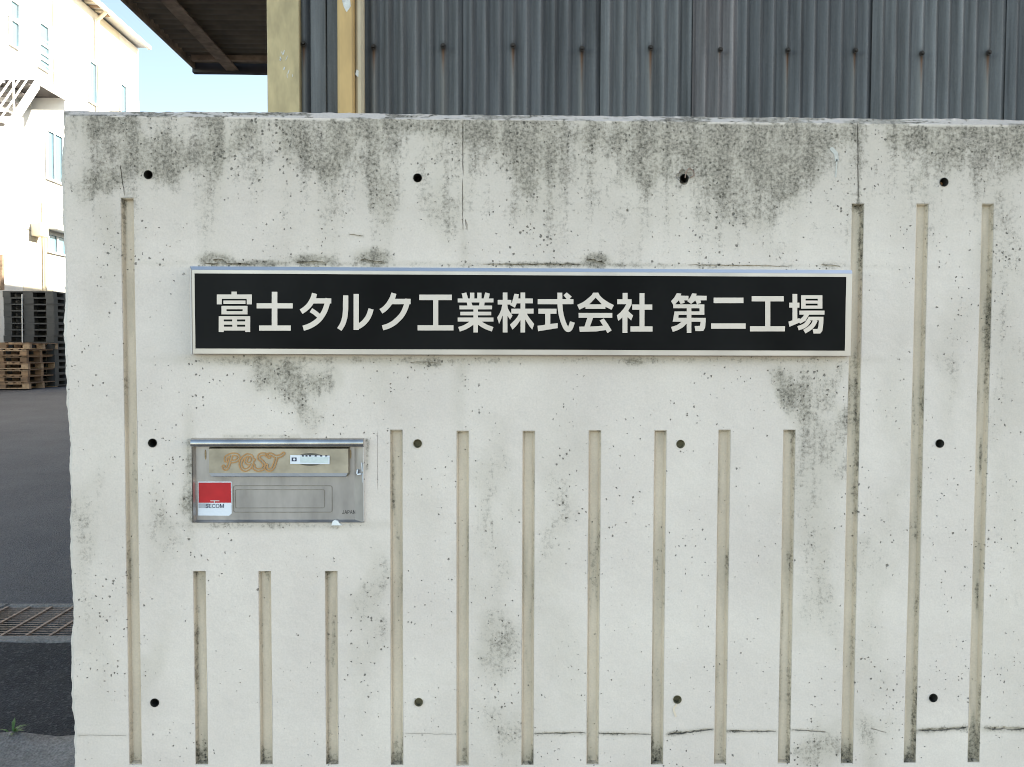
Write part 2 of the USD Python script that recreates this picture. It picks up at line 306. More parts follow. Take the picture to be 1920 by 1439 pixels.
# ------------------------------------------------------------ the ground
def sheet(name, pts, material, kind='structure', label=None, cat=None, thick=0.0):
    """grid strip sheet: pts = list of (y, z) profile, x from -60 to 60"""
    ys = []
    for (y0, z0), (y1, z1) in zip(pts[:-1], pts[1:]):
        k = max(1, min(60, int(abs(y1 - y0) / 0.08))) if abs(y1 - y0) < 3 else 20
        for t in np.linspace(0, 1, k, endpoint=False): ys.append((y0 + (y1 - y0) * t, z0 + (z1 - z0) * t))
    ys.append(pts[-1])
    xs = np.unique(np.concatenate([np.linspace(-60, -5, 12), np.arange(-5, -0.9, 0.06), np.linspace(-0.9, 60, 14)]))
    ys = np.array(ys)
    X, I = np.meshgrid(xs, np.arange(len(ys)))
    V = np.stack([X, ys[I, 0], ys[I, 1]], -1).reshape(-1, 3)
    n = len(xs); f = []
    for i in range(len(ys) - 1):
        for j in range(n - 1):
            a = i * n + j; f += [(a, a + 1, a + n + 1), (a, a + n + 1, a + n)]
    return V, np.array(f)
rng = np.random.default_rng(7)
big = trimesh.Trimesh([(-400, -400, -0.3), (400, -400, -0.3), (400, 400, -0.3), (-400, 400, -0.3)], [(0, 1, 2), (0, 2, 3)], process=False)
obj('ground', big, M['asphalt'], kind='structure')
V, f = sheet('road', [(-60, -0.12), (-4.0, -0.12)], M['asphalt']); obj('road', (V, f), M['asphalt'], kind='structure')
V, f = sheet('pavement', [(-4.0, -0.12), (-3.99, 0.0), (0.4, 0.0), (1.30, 0.0), (1.31, -0.06)], M['paving'])
sel = V[:, 1] > 0.4
nz = meshkit.fbm(V * [6, 6, 1], 4, 3) - 0.5
V[sel, 2] += nz[sel] * 0.05
V[V[:, 1] > 1.2, 1] += (meshkit.fbm(V[V[:, 1] > 1.2] * [4, 0, 0] + [0, 5, 1], 4, 9) - 0.5) * 0.05
obj('pavement', (V, f), M['paving'], smooth=True, kind='structure')
V, f = sheet('apron', [(1.0, -0.075), (1.32, -0.055), (2.02, -0.03), (2.30, 0.0), (2.335, -0.03)], M['asphalt_dark'])
V[:, 2] += (meshkit.fbm(V * [7, 7, 0], 4, 11) - 0.5) * 0.025
obj('asphalt_strip', (V, f), M['asphalt_dark'], smooth=True, kind='structure')
V, f = sheet('yard', [(2.93, 0.0), (3.2, 0.012), (15.3, 0.69), (18, 0.72), (60, 0.72)], M['asphalt'])
V[:, 2] += np.where(V[:, 1] > 3.0, (meshkit.fbm(V * [1.5, 1.5, 0], 3, 5) - 0.5) * 0.03, 0)
obj('yard', (V, f), M['asphalt'], smooth=True, kind='structure')

# drain with grating
G0, G1, GXL = 2.40, 2.89, -2.86
dr = thing('drain_grating', 'rusty steel drain grating set in the yard behind the left end of the wall', 'drain grating', (GXL, G0, 0.0))
obj('pit', bx(0, 4.2, 0, G1 - G0, -0.28, -0.24), M['pit'], dr)
obj('kerb', bx(-0.001, 4.2, -0.09, -0.006, -0.3, 0.004, 0.006), M['lip'], dr)
obj('kerb', bx(-0.001, 4.2, G1 - G0 + 0.006, G1 - G0 + 0.05, -0.3, 0.004, 0.006), M['lip'], dr)
kk = Manifold.batch_hull([to_m for to_m in []]) if False else None
obj('kerb', bx(-0.16, -0.004, -0.09, G1 - G0 + 0.05, -0.3, 0.008, 0.012), M['lip'], dr)
nb = 14
for i in range(nb):
    y = 0.012 + (G1 - G0 - 0.024) * i / (nb - 1)
    obj('bar', bx(0.0, 2.0, y - 0.003, y + 0.003, -0.006, -0.003), M['grate'], dr)
for k in range(16):
    x = 0.006 + 0.128 * k
    obj('cross_bar', bx(x - 0.008, x + 0.008, 0.0, G1 - G0, -0.012, 0.0015), M['grate'], dr)
    if x > 1.9: break

# weed at the edge of the paving
wp = on(18, 1388, 2, -0.02)
wd = thing('weed', 'small green weed growing at the edge of the dark asphalt strip', 'weed', (wp[0], 1.315, -0.01))
lv = []
rr = random.Random(4)
for k in range(13):
    a = rr.uniform(0, 6.28); ln = rr.uniform(0.03, 0.08); w = rr.uniform(0.004, 0.007); up = rr.uniform(0.4, 1.2)
    d = np.array([math.cos(a), math.sin(a), 0]); s = np.array([-math.sin(a), math.cos(a), 0])
    b0 = np.array([0, 0, 0.0]); p1 = d * ln * 0.5 + [0, 0, ln * up * 0.6]; p2 = d * ln + [0, 0, ln * up * 0.7]
    vv = [b0 - s * 0.002, b0 + s * 0.002, p1 + s * w, p1 - s * w, p2]
    lv = lv + [trimesh.Trimesh(vv, [(0, 1, 2), (0, 2, 3), (3, 2, 4)], process=False)]
for m in lv: obj('leaf', m, M['leaf'], wd)

# ------------------------------------------------------------ the concrete wall
ztop = 0.5 * (W(300, 208)[1] + W(1700, 217)[1])
xl = 0.5 * (W(120, 260)[0] + W(129, 1400)[0])
XR, ZB, TH = 3.2, -0.2, 0.16
CH = 0.016
prof = CrossSection([[(CH, -0.0), (TH - CH, 0.0)][0:0] or
                     [(0.0, ZB), (TH, ZB), (TH, ztop - CH), (TH - CH, ztop), (CH, ztop), (0.0, ztop - CH)]])
wall = Manifold.extrude(prof, XR - xl)               # local: x = y, y = z, z = x
wall = wall.transform(np.array([[0, 0, 1, xl], [1, 0, 0, 0], [0, 1, 0, 0]], float))
# chamfer of the left front edge
c = 0.010
cut = Manifold.extrude(CrossSection([[(xl - 0.02, -0.02), (xl + c, -0.02), (xl + c, 0.0), (xl, c), (xl - 0.02, c)]]), 4.0).translate((0, 0, -1))
wall = wall - cut
GD, TP = 0.012, 0.0045
def groove(xa, xb, z0, z1):
    f_ = [(x, -0.002, z) for x in (xa, xb) for z in (z0, z1)]
    e = TP * 1.167
    f_ = [(xa - TP / 6, -0.002, z0 - TP / 6), (xa - TP / 6, -0.002, z1 + TP / 6), (xb + TP / 6, -0.002, z0 - TP / 6), (xb + TP / 6, -0.002, z1 + TP / 6)]
    b_ = [(xa + TP, GD, z0 + TP), (xa + TP, GD, z1 - TP), (xb - TP, GD, z0 + TP), (xb - TP, GD, z1 - TP)]
    return Manifold.hull_points(np.array(f_ + b_))
# pixel centres at the top and the bottom of each groove
GR = [((238, 371), (255, 1434)), ((374, 1071), (378.5, 1434)), ((496.5, 1071), (499.5, 1434)), ((621.5, 1071), (622.5, 1434)),
      ((743, 806), (744.5, 1435)), ((868, 808), (867, 1436)), ((992.5, 808), (988, 1435)), ((1116.5, 807), (1110, 1434)),
      ((1239.5, 807), (1231, 1434)), ((1360, 806), (1349, 1433)), ((1481, 806), (1469.5, 1432)),
      ((1608.5, 382), (1588.5, 1432)), ((1730, 382), (1706, 1431)), ((1852.5, 382), (1826, 1430))]
grooves = []
for (a, b) in GR:
    xa, za = W(*a); xb, zb = W(*b)
    x = 0.5 * (xa + xb); grooves.append((x - 0.0145, x + 0.0145, zb, za))
dx = 0.1485
for k in range(1, 8):
    g = grooves[-1] if k == 1 else grooves[-1]
    if g[1] + dx > XR - 0.05: break
    grooves.append((g[0] + dx, g[1] + dx, g[2], g[3]))
for g in grooves: wall = wall - groove(*g)
# form tie holes
HOLES = [(278, 328), (783, 334), (1283, 335), (1770, 342), (286, 831), (783, 832), (1276, 833), (1762, 832), (290, 1318), (785, 1317), (1270, 1312), (1750, 1309)]
SHALLOW = {5: 0.013, 6: 0.011, 9: 0.010, 10: 0.013}
for i, h in enumerate(HOLES):
    x, z = W(*h)
    d = SHALLOW.get(i, 0.036)
    cyl = Manifold.cylinder(0.05 + d, 0.0095, 0.0108, 20).rotate((90, 0, 0)).translate((x, d, z))
    wall = wall - cyl
# chipped hole
x, z = W(1283, 335)
for dx_, dz_, r_ in ((-0.012, 0.004, 0.009), (-0.004, 0.012, 0.010), (0.010, 0.008, 0.008), (-0.001, -0.005, 0.011)):
    wall = wall - Manifold.sphere(r_, 12).translate((x + dx_, -0.003, z + dz_))
def jag(points, w0, w1, depth, seed):
    """an uneven slot cut along a line of pixels"""
    r = random.Random(seed); P = []
    for (a, b) in zip(points[:-1], points[1:]):
        n = max(2, int(math.dist(a, b) / 7))
        for t in np.linspace(0, 1, n, endpoint=False): P.append((a[0] + (b[0] - a[0]) * t, a[1] + (b[1] - a[1]) * t))
    P.append(points[-1]); P = [W(*p) for p in P]
    horizontal = abs(P[-1][0] - P[0][0]) > abs(P[-1][1] - P[0][1])
    A, B = [], []
    for k, (x, z) in enumerate(P):
        t = k / (len(P) - 1); e = min(1, 6 * t + 0.15, 6 * (1 - t) + 0.15)
        a, b = r.uniform(w0, w1) * e / 2 + 0.0002, r.uniform(w0, w1) * e / 2 + 0.0002
        j = r.uniform(-0.0006, 0.0006)
        if horizontal: A.append((x, z + a + j)); B.append((x, z - b + j))
        else: A.append((x - a + j, z)); B.append((x + b + j, z))
    pg = Polygon(A + B[::-1]).buffer(0)
    out = None
    for g in getattr(pg, 'geoms', [pg]):
        if g.area < 1e-7: continue
        cs = CrossSection([list(g.exterior.coords)[:-1]], m3.FillRule.EvenOdd)
        m = Manifold.extrude(cs, depth + 0.02).rotate((90, 0, 0)).translate((0, depth, 0))
        out = m if out is None else out + m
    return out
slots = [jag([(868, 226), (868, 330)], .0012, .0028, .004, 1), jag([(867, 335), (868, 432)], .0008, .0022, .003, 2), jag([(1608.5, 228), (1609, 384)], .0014, .0026, .005, 3),
         jag([(708, 808), (708, 918)], .0003, .0008, .002, 4), jag([(225, 310), (234, 368)], .0008, .0028, .003, 5),
         jag([(1002, 1376), (1096, 1374)], .0015, .005, .004, 6), jag([(1120, 1375), (1222, 1377)], .0012, .0045, .004, 7), jag([(1252, 1377), (1338, 1367)], .002, .008, .006, 8),
         jag([(1364, 1371), (1455, 1372)], .0015, .0060, .005, 9), jag([(1486, 1369), (1550, 1373)], .001, .0035, .004, 10),
         jag([(1722, 1370), (1812, 1365)], .003, .009, .006, 11), jag([(1848, 1366), (1925, 1366)], .003, .010, .006, 12), jag([(1632, 1366), (1662, 1374)], .001, .003, .003, 13),
         jag([(145, 1379), (236, 1379)], .0003, .0009, .002, 14), jag([(760, 1376), (850, 1378)], .0002, .0009, .002, 15),
         jag([(385, 495), (470, 496)], .002, .006, .004, 16), jag([(400, 488), (425, 492)], .006, .014, .004, 17), jag([(556, 492), (612, 494)], .002, .010, .004, 18),
         jag([(676, 488), (722, 494)], .003, .014, .004, 19), jag([(905, 496), (1090, 496)], .0012, .004, .003, 20), jag([(1100, 488), (1135, 495)], .004, .011, .004, 21), jag([(1290, 497), (1480, 500)], .001, .0035, .003, 22), jag([(1540, 497), (1575, 500)], .003, .006, .003, 23),
         jag([(655, 440), (680, 443)], .001, .004, .003, 24), jag([(872, 412), (876, 432)], .003, .008, .003, 25), jag([(770, 681), (828, 684)], .002, .010, .003, 26), jag([(1172, 676), (1205, 681)], .003, .010, .003, 27)]
for s in slots:
    if s is not None: wall = wall - s
# mailbox opening
(mx0, mz1), (mx1, mz0) = W(359, 824), W(683, 980)
wall = wall - Manifold.cube((mx1 - mx0, 0.2, mz1 - mz0)).translate((mx0, -0.1, mz0))
wall = wall.refine_to_length(0.0065)
wm = to_tm(wall)
v = wm.vertices.copy()
# worn arrises: the left edge and the top edge wander
e = np.clip(1 - (v[:, 0] - xl) / 0.03, 0, 1)
wob = (meshkit.fbm(np.stack([v[:, 1] * 20, v[:, 1] * 0, v[:, 2] * 6.5], 1), 5, 21) - 0.5) * 0.022 + (meshkit.fbm(np.stack([v[:, 1] * 60, v[:, 1] * 0, v[:, 2] * 60], 1), 3, 23) - 0.5) * 0.006
v[:, 0] += e * wob
e = np.clip(1 - (ztop - v[:, 2]) / 0.02, 0, 1)
v[:, 2] += e * ((meshkit.fbm(v * [9, 20, 0], 5, 22) - 0.5) * 0.006 + (meshkit.fbm(v * [70, 70, 0], 3, 25) - 0.5) * 0.003)
# slightly wavy shuttered face
fr = np.clip(1 - np.abs(v[:, 1]) / 0.02, 0, 1)
v[:, 1] += fr * ((meshkit.fbm(v * [3, 0, 3], 3, 31) - 0.5) * 0.004 + (meshkit.fbm(v * [60, 0, 60], 2, 32) - 0.5) * 0.0008)
wm.vertices = v
# stains (centre and radii in pixels of the face, strength)
ST = [(300, 300, 55, 38, .75), (220, 318, 60, 22, .65), (330, 285, 40, 45, .6), (260, 248, 130, 22, .5), (410, 270, 35, 35, .5), (560, 285, 45, 45, .45), (640, 270, 45, 45, .6),
      (545, 262, 30, 35, .45), (700, 335, 45, 40, .4), (820, 300, 45, 60, .3), (800, 235, 60, 14, .6), (845, 230, 40, 12, .7), (910, 240, 90, 18, .7), (960, 262, 70, 40, .5), (985, 332, 22, 22, .55), (1060, 300, 90, 50, .35),
      (1195, 258, 45, 60, .75), (1240, 245, 60, 40, .6), (1215, 312, 40, 45, .65), (1150, 245, 60, 25, .45), (1330, 262, 110, 45, .5), (1450, 268, 90, 55, .7), (1462, 312, 32, 30, .95), (1520, 250, 45, 40, .8), (1555, 262, 45, 55, .7),
      (1400, 335, 80, 50, .55), (1290, 320, 60, 60, .4), (1740, 268, 45, 45, .6), (1765, 292, 45, 45, .6), (1690, 262, 30, 30, .45), (1800, 252, 22, 30, .65), (1905, 252, 35, 60, .4), (1850, 250, 40, 25, .45),
      (1100, 390, 170, 60, .28), (1350, 400, 170, 60, .28), (205, 452, 40, 60, .38), (185, 520, 30, 80, .25), (825, 378, 35, 40, .5), (480, 300, 120, 60, .25), (640, 360, 200, 70, .2), (1000, 330, 500, 110, .22), (1500, 330, 300, 100, .25),
      (300, 350, 180, 80, .2), (170, 240, 50, 25, .5), (1720, 340, 120, 80, .25), (1880, 460, 40, 140, .28),
      (545, 718, 28, 48, .75), (588, 700, 20, 38, .75), (565, 765, 20, 28, .5), (540, 690, 32, 12, .7), (620, 690, 25, 30, .35), (440, 675, 90, 8, .5), (700, 676, 300, 6, .5), (1200, 675, 380, 6, .45), (725, 725, 30, 60, .2),
      (1498, 712, 26, 28, .75), (1508, 755, 18, 50, .6), (1552, 760, 22, 110, .45), (1532, 830, 40, 130, .45), (1512, 930, 45, 150, .42), (1528, 1050, 45, 120, .45), (1555, 1160, 25, 70, .3), (1530, 1395, 36, 45, .6), (1640, 1405, 46, 45, .45), (1640, 1160, 32, 160, .25),
      (1625, 1060, 22, 40, .35), (930, 930, 34, 100, .35), (940, 1205, 34, 60, .48), (920, 1060, 34, 90, .3), (935, 1390, 40, 40, .35), (1055, 950, 36, 120, .3), (1050, 1200, 36, 120, .2), (690, 1090, 32, 55, .42), (700, 1170, 26, 70, .3), (690, 1280, 30, 110, .15),
      (180, 1010, 26, 80, .25), (180, 930, 30, 40, .3), (300, 1010, 20, 40, .35), (295, 1230, 24, 60, .3), (170, 1200, 30, 150, .15), (1900, 690, 40, 120, .32), (1790, 690, 30, 90, .3), (1680, 800, 30, 200, .2), (1670, 960, 24, 120, .25), (1900, 900, 40, 200, .2), (1890, 1200, 40, 200, .15), (780, 900, 30, 80, .15),
      (356, 900, 10, 90, .5), (520, 985, 180, 7, .5), (350, 945, 12, 20, .8), (405, 489, 26, 11, 1.15), (480, 495, 60, 5, 1.0), (585, 490, 34, 9, 1.0), (697, 485, 28, 14, 1.1), (1118, 489, 22, 11, 1.15), (1050, 497, 140, 3.5, 1.0), (800, 681, 30, 7, 1.0), (1190, 677, 26, 8, 1.1), (480, 677, 50, 7, .8), (1555, 498, 24, 7, .6), (960, 497, 600, 4, .55), (870, 470, 8, 40, .35), (866, 690, 10, 30, .35), (860, 740, 12, 60, .2)]
LINES = [((1000, 1377), (1096, 1375), 3, .8), ((1118, 1376), (1222, 1378), 3, .8), ((1252, 1377), (1338, 1368), 5, .95), ((1364, 1372), (1455, 1373), 4, .8), ((1486, 1370), (1552, 1373), 3, .7),
         ((1720, 1371), (1812, 1366), 6, .95), ((1846, 1367), (1930, 1368), 7, .95), ((1630, 1366), (1664, 1376), 6, .6), ((145, 1379), (236, 1379), 2, .45), ((760, 1377), (960, 1377), 2, .35),
         ((868, 226), (868, 432), 3, .75), ((868, 432), (866, 500), 5, .4), ((1608, 228), (1609, 384), 3, .8), ((222, 300), (236, 370), 5, .6), ((380, 494), (720, 496), 4, .75), ((745, 497), (900, 498), 3, .5), ((905, 496), (1480, 499), 4, .7), ((1540, 497), (1590, 501), 4, .7),
         ((365, 672), (1590, 674), 5, .62), ((355, 828), (358, 975), 7, .95), ((689, 826), (687, 880), 5, .8), ((420, 819), (560, 820), 4, .6), ((365, 984), (685, 984), 3, .6), ((240, 330), (246, 420), 8, .3), ((868, 675), (862, 800), 8, .3), ((655, 441), (680, 443), 5, .6)]  # line along the sign's bottom paints grime and its shadow together
v0 = wm.vertices
X0, Z0 = v0[:, 0], v0[:, 2]
st = np.zeros(len(v0))
wx = X0 + (meshkit.fbm(v0 * [11, 0, 7] + 2, 4, 91) - 0.5) * 0.16
wz = Z0 + (meshkit.fbm(v0 * [13, 0, 5] + 8, 4, 92) - 0.5) * 0.20
for (cx, cy, rx, ry, a) in ST:
    x, z = W(cx, cy); s = 0.001214
    if cy > 600 or cx > 1880: a = min(0.85, a * 1.25)
    big = rx > 18 and ry > 18
    d2 = (((wx if big else X0) - x) / (rx * s)) ** 2 + (((wz if big else Z0) - z) / (ry * 1.1 * s)) ** 2
    st = np.maximum(st, a * np.exp(-0.5 * (d2 * 1.1) ** 1.3)) + 0.12 * a * np.exp(-0.5 * d2)
depth_top = (ztop - Z0)
st *= 1.0
st += 0.30 * np.exp(-(depth_top / 0.10) ** 2) * (0.2 + 1.3 * meshkit.fbm(v0 * [7, 0, 3] + 3, 4, 41))
st += 0.26 * np.exp(-(depth_top / 0.26) ** 2)
runs = np.clip((meshkit.fbm(v0 * [16, 0, 1.0] + 9, 4, 44) - 0.47) * 4, 0, 1)
st += 0.34 * runs * np.exp(-(depth_top / 0.40) ** 2)
st += np.clip((meshkit.fbm(v0 * [2.2, 0, 1.8] + 5, 3, 47) - 0.5) * 3, 0, 1) * 0.24
top = depth_top < 0.017
st[top] = np.where((meshkit.fbm(v0[top] * [9, 0, 60], 5, 51) + 0.5 * meshkit.fbm(v0[top] * [60, 0, 160], 3, 52)) > 0.755, 0.98, 0.06)
gm = np.zeros(len(v0), bool)
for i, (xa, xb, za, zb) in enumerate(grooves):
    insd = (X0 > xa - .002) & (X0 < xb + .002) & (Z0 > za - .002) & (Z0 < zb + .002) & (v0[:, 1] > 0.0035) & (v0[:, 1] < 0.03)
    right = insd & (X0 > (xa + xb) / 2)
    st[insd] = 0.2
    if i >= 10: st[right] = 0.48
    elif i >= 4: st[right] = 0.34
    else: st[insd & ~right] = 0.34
for (a, b, w, amt) in LINES:
    xa, za = W(*a); xb, zb = W(*b)
    t = np.clip(((X0 - xa) * (xb - xa) + (Z0 - za) * (zb - za)) / ((xb - xa) ** 2 + (zb - za) ** 2), 0, 1)
    dd = np.hypot(X0 - xa - t * (xb - xa), Z0 - za - t * (zb - za))
    brk = np.clip(0.35 + 1.3 * (meshkit.fbm(v0 * [25, 0, 25] + a[0], 3, 77)), 0, 1.2)
    st = np.maximum(st, amt * brk * np.exp(-(dd / (max(w, 4.5) * 0.001214)) ** 2))
st = np.clip(st * 0.95, 0, 1)
st[(v0[:, 1] > 0.0025) & (v0[:, 1] < 0.0066) & (st < 0.5) & ~gm] += 0.0
obj_wall = thing('concrete_wall', 'white painted concrete boundary wall with vertical grooves, mould stained along its top', 'wall')
obj('wall_body', wm, M['wall'], obj_wall, primvars={'stain_and_shade': st})
for i, (xa, xb, za, zb) in enumerate(grooves):
    def tray(sh, y0, y1):
        t0, t1 = TP * y0 / GD + sh, TP * y1 / GD + sh
        return Manifold.hull_points(np.array([(x, y0, z) for x in (xa + t0, xb - t0) for z in (za + t0, zb - t0)] + [(x, y1, z) for x in (xa + t1, xb - t1) for z in (za + t1, zb - t1)]))
    g = (tray(0.0003, 0.0012, GD - 0.0004) - tray(0.0012, -0.001, GD - 0.0016)).refine_to_length(0.006)
    gt = to_tm(g); q = gt.vertices
    s = np.zeros(len(q))
    hh = q[:, 2] - za
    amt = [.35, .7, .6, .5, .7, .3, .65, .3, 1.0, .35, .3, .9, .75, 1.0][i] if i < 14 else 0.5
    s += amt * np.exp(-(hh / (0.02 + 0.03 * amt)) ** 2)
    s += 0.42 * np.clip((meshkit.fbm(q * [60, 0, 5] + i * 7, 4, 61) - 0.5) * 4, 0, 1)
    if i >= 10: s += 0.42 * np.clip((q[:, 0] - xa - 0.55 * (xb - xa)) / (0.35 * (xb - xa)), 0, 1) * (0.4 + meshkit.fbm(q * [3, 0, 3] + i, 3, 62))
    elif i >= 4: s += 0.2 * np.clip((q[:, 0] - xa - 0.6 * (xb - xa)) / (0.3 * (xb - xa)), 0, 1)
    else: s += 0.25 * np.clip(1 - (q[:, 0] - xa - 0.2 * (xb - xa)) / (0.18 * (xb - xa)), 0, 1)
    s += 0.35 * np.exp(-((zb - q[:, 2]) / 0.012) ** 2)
    if i == 13:
        for (py0, py1, w) in ((820, 890, 1), (1095, 1145, 1), (1345, 1420, 1.2)):
            z1_, z0_ = W(1840, py0)[1], W(1835, py1)[1]
            s += 0.9 * w * np.exp(-(((q[:, 2] - (z0_ + z1_) / 2) / (0.55 * (z1_ - z0_))) ** 4)) * np.clip(1 - np.abs(q[:, 0] - xa - 0.62 * (xb - xa)) / 0.006, 0, 1)
    obj('groove', gt, M['groove'], obj_wall, primvars={'stain_and_shade': np.clip(s * 1.25, 0, 1)})
for i, h in enumerate(HOLES):
    x, z = W(*h); d = SHALLOW.get(i, 0.036)
    cup = Manifold.cylinder(d + 0.0022, 0.0094, 0.0100, 20) - Manifold.cylinder(d, 0.0078, 0.0092, 20).translate((0, 0, 0.0026))
    obj('tie_hole', to_tm(cup.rotate((90, 0, 0)).translate((x, d + 0.0012, z))), M['hole_light'] if i in SHALLOW else M['hole'], obj_wall)
# wire ends left in two of the holes
def tube(pts, r, n=8):
    ms_ = [rod(a, b, r, n) for a, b in zip(pts[:-1], pts[1:])] + [trimesh.creation.icosphere(1, r).apply_translation(p) for p in pts]
    return cat_(ms_)
def spline(P, n=8):
    P = np.array(P, float); Q = np.vstack([2 * P[0] - P[1], P, 2 * P[-1] - P[-2]]); out = []
    for i in range(1, len(Q) - 2):
        for t in np.linspace(0, 1, n, endpoint=False):
            a, b, c_, d = Q[i - 1], Q[i], Q[i + 1], Q[i + 2]
            out.append(0.5 * (2 * b + (c_ - a) * t + (2 * a - 5 * b + 4 * c_ - d) * t ** 2 + (3 * b - 3 * c_ + d - a) * t ** 3))
    out.append(P[-1]); return np.array(out)
def wpts(pts, y): return [(W(px, py)[0], y, W(px, py)[1]) for px, py in pts]
obj('wire_end', tube(spline(wpts([(1284, 334), (1286, 323), (1292, 317), (1299, 322), (1300, 330), (1294, 333)], -0.004), 5), 0.0014), M['grate'], obj_wall)
obj('tie_bolt', to_tm(Manifold.cylinder(0.012, 0.005, 0.005, 6).rotate((90, 0, 0)).translate((W(1770, 343)[0], 0.026, W(1770, 343)[1]))), M['rust'], obj_wall)
# mortar smears
def smear(pts, w, parent, y=-0.0006, mtl='putty'):
    P = spline(wpts(pts, y), 5)
    pg = LineString([(p[0], p[2]) for p in P]).buffer(w).simplify(0.0003)
    obj('paint_smear', extrude_xz(pg, y, 0.0022), M[mtl], parent)
smear([(1560, 280), (1567, 288), (1569, 300)], 0.0045, obj_wall, mtl='smear')
smear([(1569, 300), (1568, 318), (1567, 332)], 0.0015, obj_wall, mtl='smear')
smear([(1268, 1322), (1263, 1330), (1267, 1343)], 0.002, obj_wall, mtl='groove')

